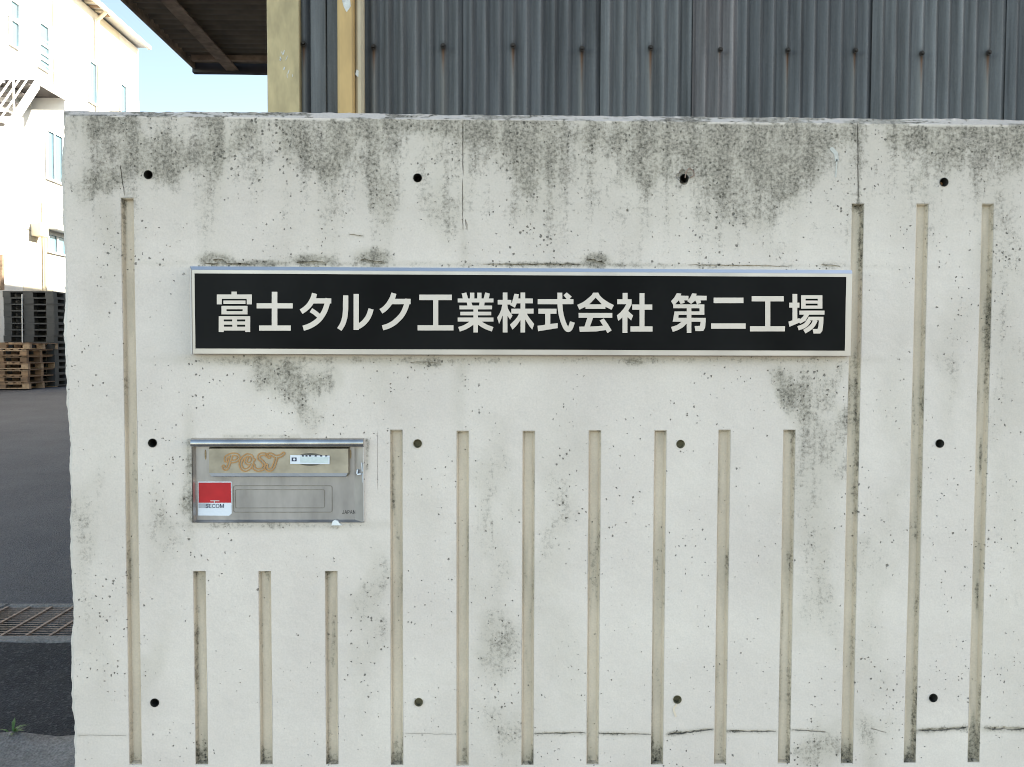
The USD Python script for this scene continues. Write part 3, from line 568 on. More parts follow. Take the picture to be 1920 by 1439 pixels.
# ------------------------------------------------------------ the company sign
Z15 = 15.15
def R(a, b, c_, d): return sbox(a, b, c_, d)
def PG(*p): return Polygon(p).buffer(0)
def SK(w, *p):
    q = spline(np.array([(x, y, 0) for x, y in p], float), 6)[:, :2] if len(p) > 2 else p
    return LineString(q).buffer(w / 2, cap_style=2, join_style=1)
GLYPHS = [
 (400, [R(515,110,668,200),R(100,190,1095,315),R(100,190,240,470),R(950,190,1095,470),R(285,362,912,460),R(230,515,970,755),R(155,805,1045,1215),R(155,805,295,1258),R(905,805,1045,1258)],
       [R(370,608,835,662),R(295,898,535,955),R(670,898,905,955),R(300,1050,540,1108),R(672,1050,905,1108)]),
 (475, [R(525,115,680,1100),R(95,438,1120,585),R(160,1070,1065,1220)], []),
 (555, [SK(150,(915,300),(880,470),(830,620),(770,740),(690,860),(590,960),(460,1050),(330,1110),(205,1148)),R(460,298,1000,445),SK(150,(527,160),(490,290),(430,410),(350,520),(250,610),(145,680)),SK(130,(425,635),(540,710),(660,810))], []),
 (628, [SK(148,(303,215),(303,500),(297,700),(270,880),(215,1040),(125,1185)),R(530,175,680,1200),SK(150,(1025,600),(985,740),(920,870),(820,990),(700,1080),(560,1125))], []),
 (705, [SK(150,(508,155),(470,280),(400,410),(320,520),(235,605),(140,670)),R(440,315,985,465),SK(148,(910,320),(870,480),(810,640),(730,780),(620,900),(490,1010),(340,1090),(185,1138))], []),
 (780, [R(90,195,1020,350),R(485,195,630,1100),R(45,1062,1065,1212)], []),
 (852, [R(95,305,1110,415),R(140,505,1070,612),R(165,682,1045,780),R(95,845,1110,960),R(540,505,670,1270),R(442,140,565,310),R(648,140,770,310),PG((205,160),(340,135),(390,310),(240,310)),PG((875,130),(1008,165),(975,310),(830,310)),PG((350,405),(480,405),(515,512),(370,512)),PG((715,405),(860,405),(845,512),(700,512)),SK(135,(560,940),(450,1030),(300,1120),(130,1180)),SK(135,(650,940),(760,1030),(900,1110),(1085,1180))], []),
 (926, [R(255,135,385,1270),R(110,345,495,475),PG((240,470),(300,470),(300,700),(240,800),(200,910),(150,1030),(92,845),(160,740),(210,620)),PG((380,470),(400,590),(450,680),(530,790),(460,905),(385,790),(330,600)),R(757,135,888,1270),PG((580,170),(712,180),(690,310),(650,440),(600,570),(460,490),(510,430),(550,300)),R(650,305,1110,440),R(495,595,1130,735),PG((760,720),(720,730),(660,840),(570,940),(455,1050),(530,1190),(640,1080),(720,970),(790,850)),PG((880,720),(930,730),(990,830),(1060,920),(1145,1030),(1090,1190),(1010,1090),(940,980),(860,840))], []),
 (1002, [R(95,320,1110,465),SK(140,(722,140),(725,460),(745,680),(790,880),(850,1050),(905,1150),(960,1190),(1015,1150),(1050,1070),(1080,970)),PG((920,130),(1060,250),(990,330),(925,330),(825,210)),R(110,595,630,740),R(305,595,450,1100),PG((90,1080),(665,1000),(665,1145),(105,1235))], []),
 (1078, [SK(150,(590,205),(430,350),(270,470),(95,555)),SK(150,(590,205),(730,350),(900,470),(1075,560)),PG((515,140),(665,140),(720,260),(590,280),(460,240)),R(300,470,865,600),R(105,715,1060,855),PG((355,850),(515,850),(425,1105),(270,1105)),PG((115,1105),(450,1100),(790,1080),(880,1200),(600,1240),(140,1255)),PG((820,870),(935,1030),(1045,1210),(925,1290),(870,1190),(790,1060),(700,930))], [PG((590,280),(415,465),(765,465))]),
 (1150, [R(265,145,405,400),R(110,325,520,465),PG((370,440),(520,400),(510,500),(430,640),(370,730),(270,830),(140,945),(100,785),(200,700),(290,600),(370,470)),R(260,700,400,1285),PG((420,660),(565,790),(505,930),(400,830),(380,700)),R(745,150,885,1150),R(535,475,1105,625),R(485,1095,1115,1245)], []),
 (1253, [PG((245,150),(370,165),(350,225),(575,230),(570,355),(450,355),(470,425),(350,460),(300,355),(200,462),(135,475),(80,380),(170,280)),PG((680,155),(805,170),(790,225),(1095,230),(1090,355),(915,355),(935,430),(820,465),(770,360),(650,460),(540,380),(620,280)),R(140,470,1025,580),R(890,470,1025,770),R(185,670,1025,770),PG((180,670),(300,670),(285,860),(270,965),(125,965)),R(150,855,1065,965),PG((925,940),(1065,860),(1060,1000),(1045,1140),(990,1230),(770,1230),(750,1085),(900,1085)),R(527,470,655,1285),PG((400,955),(560,955),(520,1020),(420,1120),(280,1200),(130,1255),(80,1115),(250,1060))], []),
 (1325, [R(200,282,1045,435),R(125,1010,1110,1165)], []),
 (1400, [R(145,235,1055,385),R(525,235,670,1150),R(95,1090,1090,1238)], []),
 (1474, [R(182,175,315,960),R(88,425,378,565),PG((70,960),(200,920),(380,860),(400,980),(90,1110)),R(425,210,1030,595),R(375,650,1090,765),PG((520,760),(660,760),(600,850),(560,930),(400,1020),(370,990),(350,930),(400,890),(470,830)),PG((640,825),(1060,825),(1060,925),(590,925)),PG((935,915),(1060,900),(1045,1130),(1025,1230),(970,1300),(775,1300),(755,1170),(895,1170),(920,1080)),SK(125,(660,920),(580,1030),(480,1100),(340,1150)),SK(125,(835,920),(770,1050),(670,1150),(520,1245))], [R(550,312,905,365),R(555,450,900,505)])]
SY = -0.020                                           # front face of the sign
sign = thing('company_sign', 'long black sign with silver Japanese lettering and stainless frame, fixed to the concrete wall', 'sign')
c00, c11 = W(357, 503, -0.012), W(1593, 666.5, -0.012)
sx0, sx1, sz1, sz0 = c00[0], c11[0], 0.5 * (W(357, 503, -.012)[1] + W(1590, 505, -.012)[1]), 0.5 * (W(357, 666, -.012)[1] + W(1590, 667, -.012)[1])
bv = 0.0078
pts = [(x, 0.003, z) for x in (sx0, sx1) for z in (sz0, sz1)] + [(x, SY + bv * 0.75, z) for x in (sx0, sx1) for z in (sz0, sz1)] + \
      [(x, SY, z) for x in (sx0 + bv * 0.8, sx1 - bv * 0.15) for z in (sz0 + bv * 0.15, sz1 - bv)]
body = Manifold.hull_points(np.array(pts))
ew = bv * 0.8
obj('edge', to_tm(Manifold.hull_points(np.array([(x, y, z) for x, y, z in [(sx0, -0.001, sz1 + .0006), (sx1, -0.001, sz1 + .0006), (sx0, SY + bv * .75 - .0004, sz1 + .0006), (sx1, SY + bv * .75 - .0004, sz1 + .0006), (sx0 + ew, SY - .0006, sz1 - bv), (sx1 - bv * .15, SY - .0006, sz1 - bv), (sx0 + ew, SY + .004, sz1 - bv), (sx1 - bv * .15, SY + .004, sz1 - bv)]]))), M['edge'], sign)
ix0, iz1 = W(364.5, 514, SY); ix1, iz0 = W(1586.5, 656.5, SY)
ix0 = 0.5 * (W(364.5, 514, SY)[0] + W(366.5, 655, SY)[0]); ix1 = 0.5 * (W(1586.5, 518, SY)[0] + W(1584.5, 656, SY)[0])
iz1 = 0.5 * (W(365, 514.5, SY)[1] + W(1586, 518, SY)[1]); iz0 = 0.5 * (W(366, 655.5, SY)[1] + W(1585, 657, SY)[1])
body = body - Manifold.cube((ix1 - ix0, 0.05, iz1 - iz0)).translate((ix0, SY - 0.048, iz0))
obj('frame', to_tm(body), M['steel'], sign)
obj('sign_panel', bx(ix0 + 0.0003, ix1 - 0.0003, SY + 0.0006, SY + 0.0019, iz0 + 0.0003, iz1 - 0.0003), M['black'], sign)
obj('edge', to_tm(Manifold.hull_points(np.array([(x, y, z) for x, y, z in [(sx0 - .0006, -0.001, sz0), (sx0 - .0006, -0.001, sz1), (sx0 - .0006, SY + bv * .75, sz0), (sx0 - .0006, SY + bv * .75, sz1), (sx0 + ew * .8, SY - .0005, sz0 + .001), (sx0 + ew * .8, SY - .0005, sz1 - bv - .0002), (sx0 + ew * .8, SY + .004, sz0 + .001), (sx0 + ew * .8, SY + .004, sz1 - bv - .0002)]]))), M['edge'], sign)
for gx, add, sub in GLYPHS:
    s = union_all(add)
    if sub: s = s.difference(union_all(sub))
    s = s.buffer(6).buffer(-6).buffer(-4).buffer(4).simplify(2)
    def pt(c_):
        c_ = np.asarray(c_)
        return [W(gx + a / Z15, 540 + b / Z15, SY - 0.0003) for a, b in c_]
    out = []
    for g in getattr(s, 'geoms', [s]):
        if g.area < 400: continue
        out.append(Polygon(pt(g.exterior.coords), [pt(h.coords) for h in g.interiors]).buffer(0))
    ch = None
    for o in sorted(out, key=lambda o: -o.area):
        if ch is None: ch = obj('character', extrude_xz(o, SY - 0.0003, 0.0012), M['letter'], sign)
        else: obj('stroke', extrude_xz(o, SY - 0.0003, 0.0012), M['letter'], ch)

# ------------------------------------------------------------ the mailbox
PY = -0.003
pb = thing('mailbox', 'stainless mail slot with copper script lettering set flush into the concrete wall', 'mailbox')
def Q(zx, zy, y=PY): return W(330 + zx / 4.8, 780 + zy / 4.8, y)
px0, pz1 = Q(140, 200); px1, pz0 = Q(1692, 965)
px0 += 0.0016; px1 -= 0.0008; pz0 += 0.0016
# dished face plate with bent edges
outer = [(px0, pz0), (px1, pz0), (px1, pz1), (px0, pz1)]
ax0, ax1 = px0 + 0.004, px1 - 0.022
inner_y = PY + 0.011
vv = [(px0, PY, pz0), (px1, PY, pz0), (px1, PY, pz1), (px0, PY, pz1), (ax0, inner_y, pz0 + 0.004), (ax1, inner_y, pz0 + 0.004), (ax1, inner_y, pz1 - 0.014), (ax0, inner_y, pz1 - 0.014),
      (px0, PY + 0.06, pz0), (px1, PY + 0.06, pz0), (px1, PY + 0.06, pz1), (px0, PY + 0.06, pz1)]
qf = [(0, 1, 5, 4), (1, 2, 6, 5), (2, 3, 7, 6), (3, 0, 4, 7), (4, 5, 6, 7), (0, 8, 9, 1), (1, 9, 10, 2), (2, 10, 11, 3), (3, 11, 8, 0), (8, 11, 10, 9)]
tf = [t for a, b, c_, d in qf for t in ((a, b, c_), (a, c_, d))]
obj('face_plate', trimesh.Trimesh(vv, tf, process=False), M['post_face'], pb)
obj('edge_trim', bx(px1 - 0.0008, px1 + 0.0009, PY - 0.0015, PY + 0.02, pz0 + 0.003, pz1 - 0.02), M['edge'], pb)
# top hood: rounded lip
hz0 = Q(0, 276)[1]
r_ = (pz1 - hz0)
seg = [(PY + 0.008, pz1 + 0.0005)] + [(PY - 0.010 * math.sin(a) ** 0.8, pz1 - r_ * (0.12 * math.sin(a) + 0.5 * (1 - math.cos(a)))) for a in np.linspace(0.05, math.pi * 0.93, 10)] + [(PY + 0.008, hz0 + 0.002)]
hood = Manifold.extrude(CrossSection([seg], m3.FillRule.Positive if Polygon(seg).exterior.is_ccw else m3.FillRule.Negative), px1 - px0 + 0.002)
hood = hood.transform(np.array([[0, 0, 1, px0 - 0.001], [1, 0, 0, 0], [0, 1, 0, 0]], float))
obj('hood', to_tm(hood), M['post_hood'], pb, smooth=40)
# flap
fx0, fz1 = Q(285, 284); fx1, fz0 = Q(1562, 556)
fy = PY - 0.001
lip = Q(0, 515)[1]
def rr_(x0, x1, z0, z1, r):
    return sbox(x0 + r, z0 + r, x1 - r, z1 - r).buffer(r, quad_segs=6)
fl = rr_(fx0, fx1, fz0, fz1 + 0.02, 0.012).intersection(sbox(fx0, fz0, fx1, fz1))
back = extrude_xz(fl, inner_y - 0.002, 0.004)
fl_man = None
plate = np.array(fl.exterior.coords)[:-1]
P3 = []
for x, z in plate: P3.append((x, inner_y + 0.001, z))
front = fl.buffer(-0.003)
for x, z in np.array(front.exterior.coords)[:-1]: P3.append((x, fy, max(z, lip)))
flap = Manifold.hull_points(np.array(P3))
fp = obj('flap', to_tm(flap), M['post_flap'], pb)
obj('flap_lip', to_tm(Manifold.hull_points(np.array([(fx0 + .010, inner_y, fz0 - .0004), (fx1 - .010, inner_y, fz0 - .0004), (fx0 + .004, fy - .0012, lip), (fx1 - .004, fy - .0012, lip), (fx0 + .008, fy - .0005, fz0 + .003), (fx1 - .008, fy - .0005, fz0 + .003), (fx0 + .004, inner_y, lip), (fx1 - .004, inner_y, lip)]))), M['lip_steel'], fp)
obj('painted_slot_shadow', bx(fx0 + 0.004, fx1 - 0.004, inner_y - 0.0015, inner_y + 0.004, fz1 + 0.0002, Q(0, 266)[1]), M['dark'], pb)  # solid dark box painted as the shade under the hood
# rust runs at the flap's hinges
for (zx, zy, rx, ry) in ((266, 350, 8, 45), (1572, 345, 7, 40)):
    x, z = Q(zx, zy, inner_y); s = 1 / 4.8 * 0.001214
    e = affinity.scale(LineString([(x, z), (x + 1e-5, z)]).buffer(1, quad_segs=5), rx * s, ry * s)
    obj('rust_run', extrude_xz(e, inner_y - 0.0006, 0.0012), M['rust_soft'], pb)
# POST lettering: outlined script
POST = [[[(428, 455), (440, 478), (465, 465), (483, 410), (500, 350)], [(448, 405), (452, 372), (500, 348), (550, 352), (565, 378), (540, 405), (500, 412)]],
        [[(640, 352), (598, 382), (580, 432), (596, 476), (630, 488), (668, 462), (690, 410), (678, 364), (640, 352)], [(640, 380), (628, 415), (660, 432), (702, 395)]],
        [[(838, 372), (800, 346), (758, 350), (746, 380), (775, 410), (795, 440), (780, 476), (738, 488), (704, 472), (700, 445)]],
        [[(818, 352), (852, 346), (900, 368), (945, 358), (968, 338)], [(908, 368), (892, 420), (872, 468), (842, 488), (812, 472), (815, 445)]]]
for ci, ch in enumerate(POST):
    ls = []
    for stx in ch:
        q = spline(np.array([(*Q(a, b, fy), 0) for a, b in stx]), 6)[:, :2]
        ls.append(LineString(q))
    u = union_all(ls)
    ring = u.buffer(0.0042).difference(u.buffer(0.0014)).simplify(0.0002)
    obj('letter', extrude_xz(ring, fy - 0.0011 - 0.00025 * ci, 0.0022), M['copper'], fp)
ell = affinity.scale(LineString([Q(1208, 393, fy), Q(1209, 393, fy)]).buffer(1, quad_segs=10), 130 / 4.8 * .001214, 57 / 4.8 * .001214)
obj('name_holder', extrude_xz(ell, fy - 0.0018, 0.0025), M['holder'], fp)
lbl = Polygon([Q(1030, 352, fy), Q(1385, 358, fy), Q(1383, 434, fy), Q(1030, 432, fy)])
obj('name_label', extrude_xz(lbl, fy - 0.0024, 0.0005), M['white_sticker'], fp, label='peeling white name label')
obj('label_strip', extrude_xz(Polygon([Q(1120, 365, fy), Q(1375, 370, fy), Q(1372, 425, fy), Q(1120, 420, fy)]), fy - 0.0026, 0.0001), M['pale_blue'], fp)
sq = sbox(*Q(1044, 408, fy), *Q(1088, 374, fy)).difference(LineString([Q(1066, 391, fy), Q(1067, 391, fy)]).buffer(0.0025))
obj('printed_mark', extrude_xz(sq, fy - 0.0027, 0.0003), M['navy'], fp)
for k, zx in enumerate((1135, 1168, 1200, 1250, 1300, 1345)):
    obj('printed_mark', extrude_xz(sbox(*Q(zx, 366, fy), *Q(zx + 18, 354, fy)), fy - 0.0027, 0.0003), M['navy'], fp)
# raised outline on the lower plate
ol = rr_(*[Q(506, 0, inner_y)[0], Q(1405, 0, inner_y)[0]], Q(0, 872, inner_y)[1], Q(0, 626, inner_y)[1], 0.006)
obj('pressed_outline', extrude_xz(ol.difference(ol.buffer(-0.0016)), inner_y - 0.0012, 0.0014), M['holder2'], pb)
ol = rr_(*[Q(524, 0, inner_y)[0], Q(1335, 0, inner_y)[0]], Q(0, 832, inner_y)[1], Q(0, 662, inner_y)[1], 0.004)
obj('pressed_outline', extrude_xz(ol.difference(ol.buffer(-0.0014)), inner_y - 0.0012, 0.0014), M['holder2'], pb)
def text(s, zx, zy, w, h, y, mtl, parent, name='lettering'):
    t = meshkit.text_mesh(s, 1.0, 0.1, bold=False)
    b = t.bounds; v = t.vertices.copy()
    x0, z0 = Q(zx, zy + h, y); x1, z1 = Q(zx + w, zy, y)
    v = np.stack([x0 + (v[:, 0] - b[0, 0]) / (b[1, 0] - b[0, 0]) * (x1 - x0), y + 0.0003 - v[:, 2] * 0.005, z0 + (v[:, 1] - b[0, 1]) / (b[1, 1] - b[0, 1]) * (z1 - z0)], 1)
    t = trimesh.Trimesh(v, t.faces, process=False); t.fix_normals()
    return obj(name, t, M[mtl], parent)
text('JAPAN', 1495, 850, 120, 34, inner_y - 0.0003, 'dark', pb)
# security sticker
ys = inner_y - 0.0006
stk = obj('security_sticker', extrude_xz(Polygon([Q(198, 592, ys), Q(500, 592, ys), Q(501, 880, ys), Q(475, 900, ys), Q(200, 898, ys)]), ys, 0.0006), M['white_sticker'], pb, label='red and white security sticker at the lower left corner')
obj('red_field', extrude_xz(sbox(*Q(205, 783, ys), *Q(494, 601, ys)), ys - 0.0004, 0.0004), M['red'], stk)
obj('grey_band', extrude_xz(Polygon([Q(205, 788, ys), Q(300, 788, ys), Q(290, 830, ys), Q(205, 830, ys)]), ys - 0.0003, 0.0003), M['grey_sticker'], stk)
text('SECOM', 268, 793, 162, 37, ys - 0.0004, 'navy', stk)
obj('printed_mark', extrude_xz(sbox(*Q(310, 768, ys), *Q(390, 762, ys)), ys - 0.0006, 0.0003), M['pale_blue'], stk)
obj('printed_mark', extrude_xz(sbox(*Q(342, 781, ys), *Q(352, 770, ys)), ys - 0.0006, 0.0003), M['pale_blue'], stk)
# paint splashes on the right edge and below
for (p0_, p1_, w) in (((1632, 488), (1628, 520), .0012), ((1634, 528), (1662, 524), .0014), ((1672, 425), (1676, 498), .0009), ((1678, 520), (1682, 600), .0006)):
    obj('paint_splash', extrude_xz(LineString([Q(*p0_), Q(*p1_)]).buffer(w, quad_segs=3), PY - 0.0002, 0.006), M['white_sticker'], pb)
pl = Polygon([Q(1400, 985), Q(1410, 950), Q(1430, 938), Q(1455, 945), Q(1480, 975), Q(1500, 985)])
obj('paint_splash', extrude_xz(pl, PY - 0.002, 0.006), M['putty'], pb)

# ------------------------------------------------------------ the corrugated warehouse behind the wall
YB = 1.93
HB = 9.5
bl = thing('corrugated_warehouse', 'grey corrugated slate warehouse with rusty bolts and cream corner trim, behind the concrete wall', 'building')
xa_, _ = W(504, 120, YB); xb_, _ = W(565, 120, YB)
pitch = 0.0643
BJ = [0.004, -0.006, 0.002, 0.007, -0.003, 0.005, -0.004, 0.001]
amp = 0.0108
zbolt = [W(700, 88, YB)[1], W(1855, 99, YB)[1]]
zb_ = 0.5 * (zbolt[0] + zbolt[1])
bolts = [W(p, 93, YB)[0] for p in (570, 701, 831, 962, 1091, 1219.5, 1349, 1476.5, 1603, 1727.5, 1853)]
pitch = (bolts[-1] - bolts[1]) / 9 / 5
x_ref = bolts[1]                                       # a crest
x = bolts[-1]
while x < 6.5: x += 5 * pitch; bolts.append(x)
seams = [W(870, 120, YB)[0]]
while seams[0] > xb_ + 0.1: seams.insert(0, seams[0] - 10 * pitch)
seams[0] = xb_ - 0.03
while seams[-1] < 6.5: seams.append(seams[-1] + 10 * pitch)
zr = np.unique(np.concatenate([np.linspace(0.4, zb_ - 0.4, 5), np.arange(zb_ - 0.40, zb_ + 0.06, 0.008), np.linspace(zb_ + 0.08, HB, 10)]))
trng = np.random.default_rng(12)
for k, (s0, s1) in enumerate(zip(seams[:-1], seams[1:])):
    xs = np.arange(s0 - 0.004, s1 + 0.03, pitch / 14)
    ph = (xs - x_ref) / pitch
    wv = np.cos(2 * math.pi * ph)
    prof_ = np.sign(wv) * np.abs(wv) ** 0.8 * amp
    lap = 0.008 * (1 - np.clip((xs - s0) / (s1 - s0), 0, 1))           # the left edge laps over its neighbour
    jit = (meshkit.fbm(np.stack([xs * 12, xs * 0, xs * 0 + k], 1), 3, 71) - 0.5) * 0.006
    yy = YB + amp - prof_ - lap + jit
    n = len(xs)
    X, I = np.meshgrid(xs, np.arange(len(zr)))
    V = np.stack([X, np.broadcast_to(yy, X.shape), zr[I]], -1).reshape(-1, 3)
    fs = []
    for i in range(len(zr) - 1):
        a = i * n + np.arange(n - 1); fs.append(np.stack([a, a + 1, a + n + 1], 1)); fs.append(np.stack([a, a + n + 1, a + n], 1))
    fs = np.vstack(fs)
    dk, ru, pa = np.zeros(len(V)), np.zeros(len(V)), np.zeros(len(V))
    for bi, xbolt in enumerate(bolts):
        dxx = V[:, 0] - xbolt
        if np.abs(dxx).min() > 0.1: continue
        hz = zb_ + BJ[bi % 8] - V[:, 2]
        weak = 0.35 if bi == 6 else 1.0
        dk = np.maximum(dk, 0.85 * weak * np.exp(-((dxx / 0.016) ** 2 + ((hz - 0.004) / 0.022) ** 2)))
        ln = 0.11 + 0.11 * trng.random()
        wd_ = 0.0080 * np.clip(1 - hz / (ln * 1.8), 0.25, 1)
        ru = np.maximum(ru, weak * (hz > 0) * np.clip(1.15 - hz / ln, 0, 1) * np.exp(-(dxx / wd_) ** 2))
        pa = np.maximum(pa, 0.45 * weak * (hz > 0.02) * np.exp(-(dxx / 0.016) ** 2) * np.clip(hz / 0.08, 0, 1))
        dk = np.maximum(dk, 0.25 * weak * (hz > 0) * np.clip(1 - hz / 0.05, 0, 1) * np.exp(-(dxx / 0.006) ** 2))
    mt = ['slate', 'slate_b', 'slate', 'slate_b'][k % 4]
    # edge shading painted as a dark line along the lap joint
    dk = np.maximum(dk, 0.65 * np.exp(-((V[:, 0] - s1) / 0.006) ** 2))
    obj('wall_sheet', (V, fs), M[mt], bl, smooth=True, primvars={'dark': dk, 'rust': ru, 'pale': pa})
# one narrow browner strip sheet lapped over the wall
s0, s1 = W(1298, 100, YB)[0], W(1384, 100, YB)[0]
xs = np.arange(s0, s1, pitch / 14); wv = np.cos(2 * math.pi * (xs - x_ref) / pitch)
yy = YB + amp - np.sign(wv) * np.abs(wv) ** 0.8 * amp - 0.010
X, I = np.meshgrid(xs, np.arange(len(zr))); n = len(xs)
V = np.stack([X, np.broadcast_to(yy, X.shape), zr[I]], -1).reshape(-1, 3)
fs = np.vstack([np.vstack([np.stack([i * n + np.arange(n - 1), i * n + np.arange(n - 1) + 1, i * n + np.arange(n - 1) + n + 1], 1), np.stack([i * n + np.arange(n - 1), i * n + np.arange(n - 1) + n + 1, i * n + np.arange(n - 1) + n], 1)]) for i in range(len(zr) - 1)])
hz = zb_ - V[:, 2]; dxx = V[:, 0] - bolts[6]
obj('wall_sheet', (V, fs), M['slate_brown'], bl, smooth=True, label='narrow browner corrugated sheet', primvars={'dark': 0.3 * np.exp(-((dxx / 0.012) ** 2 + (hz / 0.012) ** 2)), 'rust': (hz > 0) * 0.7 * np.clip(1 - hz / 0.09, 0, 1) * np.exp(-(dxx / 0.004) ** 2), 'pale': np.zeros(len(V))})
for bi, xbolt in enumerate(bolts):
    if xbolt < xb_: continue
    y = YB - 0.012 - (0.010 if bi == 6 else 0)
    hd = Manifold.cylinder(0.012, 0.0085, 0.0065, 6).rotate((90, 0, 0)).translate((xbolt, y + 0.006, zb_ + BJ[bi % 8]))
    wsh = Manifold.cylinder(0.003, 0.0125, 0.0125, 12).rotate((90, 0, 0)).translate((xbolt, y + 0.008, zb_ + BJ[bi % 8]))
    obj('bolt', to_tm(hd + wsh), M['bolt'], bl)
# corner trim, edge strip, downpipe and its painted highlight
obj('corner_trim', bx(xa_, xb_, YB - 0.030, YB + 0.17, 0.3, HB - 0.02, 0.004), M['cream_trim'], bl)
ex0, ex1 = W(604, 100, YB - 0.01)[0], W(612, 100, YB - 0.01)[0]
obj('flat_strip', bx(W(584, 100, YB)[0], ex1, YB - 0.018, YB - 0.004, 0.4, HB - 0.03, 0.003), M['slate_b'], bl)
obj('flat_strip', bx(ex1 + 0.004, W(636, 100, YB)[0] + 0.02, YB - 0.014, YB - 0.003, 0.4, HB - 0.03, 0.003), M['slate_b'], bl)
dx0, dx1 = W(635.5, 100, YB - 0.05)[0], W(667, 100, YB - 0.05)[0]
pp = rr_(dx0, dx1, YB - 0.10, YB - 0.02, 0.016)
dp = trimesh.creation.extrude_polygon(pp, HB - 0.5, engine='earcut'); dp.apply_translation((0, 0, 0.4))
obj('downpipe', dp, M['ochre'], bl, smooth=30)
obj('highlight_strip', bx(dx1 + 0.001, W(683, 100, YB - .05)[0], YB - 0.075, YB - 0.02, 0.4, HB - 0.04, 0.012), M['pipe_highlight'], bl)  # bright right side of the pipe, made as a separate pale strip
for (pxs, yy_) in (([(642, 0), (655, -4), (657, 12), (650, 22), (645, 12)], YB - 0.1), ([(669, 132), (672, 134), (671, 144), (667, 140)], YB - 0.0745)):
    obj('peeled_paint', extrude_xz(Polygon([W(a, b, yy_) for a, b in pxs]).buffer(0.002), yy_ - 0.0012, 0.003), M['peel'], bl)
rr2 = random.Random(9)
for k in range(9):
    px_, py_ = rr2.uniform(525, 552), rr2.uniform(85, 150)
    x, z = W(px_, py_, YB - 0.03); 
    e = affinity.rotate(affinity.scale(LineString([(x, z), (x + 1e-5, z)]).buffer(1, quad_segs=2), rr2.uniform(.0015, .004), rr2.uniform(.004, .014)), rr2.uniform(-25, 25))
    obj('paint_fleck', extrude_xz(e, YB - 0.0312, 0.002), M['peel'], bl)
# the rest of the building
DEP = 34.0
obj('side_wall', bx(xa_ + 0.03, xa_ + 0.13, YB + 0.18, YB + DEP, 0.0, HB), M['slate'], bl)
obj('front_core', bx(xa_ + 0.14, 20.0, YB + 0.06, YB + 0.16, -0.2, HB - 0.01), M['dark_beam'], bl)
obj('front_wall', bx(seams[-1] + 0.03, 20.0, YB - 0.0, YB + 0.05, -0.2, HB - 0.02), M['slate'], bl)
obj('plinth', bx(xa_ - 0.01, 20.0, YB - 0.06, YB + 0.05, -0.25, 0.38), M['lip'], bl)
obj('roof', bx(xa_ - 0.1, 20.2, YB - 0.2, YB + DEP, HB, HB + 0.12), M['roof'], bl)
obj('far_wall', bx(19.9, 20.0, YB + 0.17, YB + DEP, -0.2, HB - 0.01), M['slate'], bl)

# canopy over the yard beside the warehouse
ZC = 4.0
pA = on(355, 129, 2, ZC); pB = on(246, 0, 2, ZC)
cx0 = 0.5 * (pA[0] + pB[0]); cy1 = on(430, 130, 2, ZC)[1]; cx1 = xa_ + 0.025; cy0 = 2.4
cn = thing('canopy', 'dark brown corrugated canopy with rusty beam on the left of the slate warehouse', 'canopy', (cx1, cy0, ZC))
ys_ = np.arange(0, cy1 - cy0, 0.095 / 8); n = len(ys_)
zz = 0.014 * np.clip(1.6 * np.sin(2 * math.pi * ys_ / 0.095), -1, 1)
lo = np.stack([np.full(n, cx0 - cx1), ys_, zz + 0.06], 1); hi = np.stack([np.zeros(n), ys_, zz + 0.06], 1)
V = np.vstack([lo, hi, lo + [0, 0, .004], hi + [0, 0, .004]])
a = np.arange(n - 1); fs = np.vstack([np.stack([a, a + 1, a + n + 1], 1), np.stack([a, a + n + 1, a + n], 1), np.stack([a + 2 * n, a + 3 * n + 1, a + 2 * n + 1], 1), np.stack([a + 2 * n, a + 3 * n, a + 3 * n + 1], 1)])
obj('roof_sheet', (V, fs), M['deck'], cn)
obj('edge_beam', bx(cx0 - cx1 - 0.03, cx0 - cx1 - 0.002, 0.0, cy1 - cy0, 0.0, 0.13, 0.004), M['beam'], cn)
obj('edge_beam', bx(cx0 - cx1 - 0.035, 0.0, cy1 - cy0 + 0.004, cy1 - cy0 + 0.06, -0.03, 0.16, 0.004), M['dark_beam'], cn)
bm0 = on(325, 2, 2, ZC + 0.0)[0]; bm1 = on(420, 119, 2, ZC)[0]; bmx = 0.5 * (bm0 + bm1) - cx1
obj('beam', cat_([bx(bmx - 0.055, bmx + 0.055, 0.0, cy1 - cy0, -0.012, -0.002), bx(bmx - 0.006, bmx + 0.006, 0.0, cy1 - cy0, -0.002, 0.044)]), M['beam'], cn)
obj('purlin', bx(cx0 - cx1 + 0.04, -0.002, cy1 - cy0 - 0.22, cy1 - cy0 - 0.17, 0.0, 0.043), M['beam'], cn)
obj('purlin', bx(-0.10, -0.004, 0.0, cy1 - cy0 - 0.3, -0.01, 0.043), M['beam'], cn)

# ------------------------------------------------------------ the sunlit factory across the yard
XF = -11.7
def FX(px, py, x=XF): p = on(px, py, 0, x); return p[1], p[2]
yfar = FX(261, 200)[0]; zroof = FX(255, 88)[1]
ynear = 9.0
fb = thing('factory_building', 'sunlit cream three storey factory across the yard, at the left edge', 'building')
obj('wall', bx(-24, XF - 0.03, ynear, yfar - 0.01, 0.5, zroof - 0.05), M['joint'], fb)
lev = [0.55, 4.55, 7.7, zroof]
ncol = 12
wid = (yfar - ynear) / ncol
for i in range(ncol):
    for j in range(3):
        y0, y1 = ynear + i * wid, ynear + (i + 1) * wid
        obj('wall_panel', bx(XF - 0.028, XF, y0 + 0.007, y1 - 0.007, lev[j] + 0.01, lev[j + 1] - 0.01), M['siding_b'] if (i * 7 + j * 3) % 9 == 4 else M['siding'], fb)
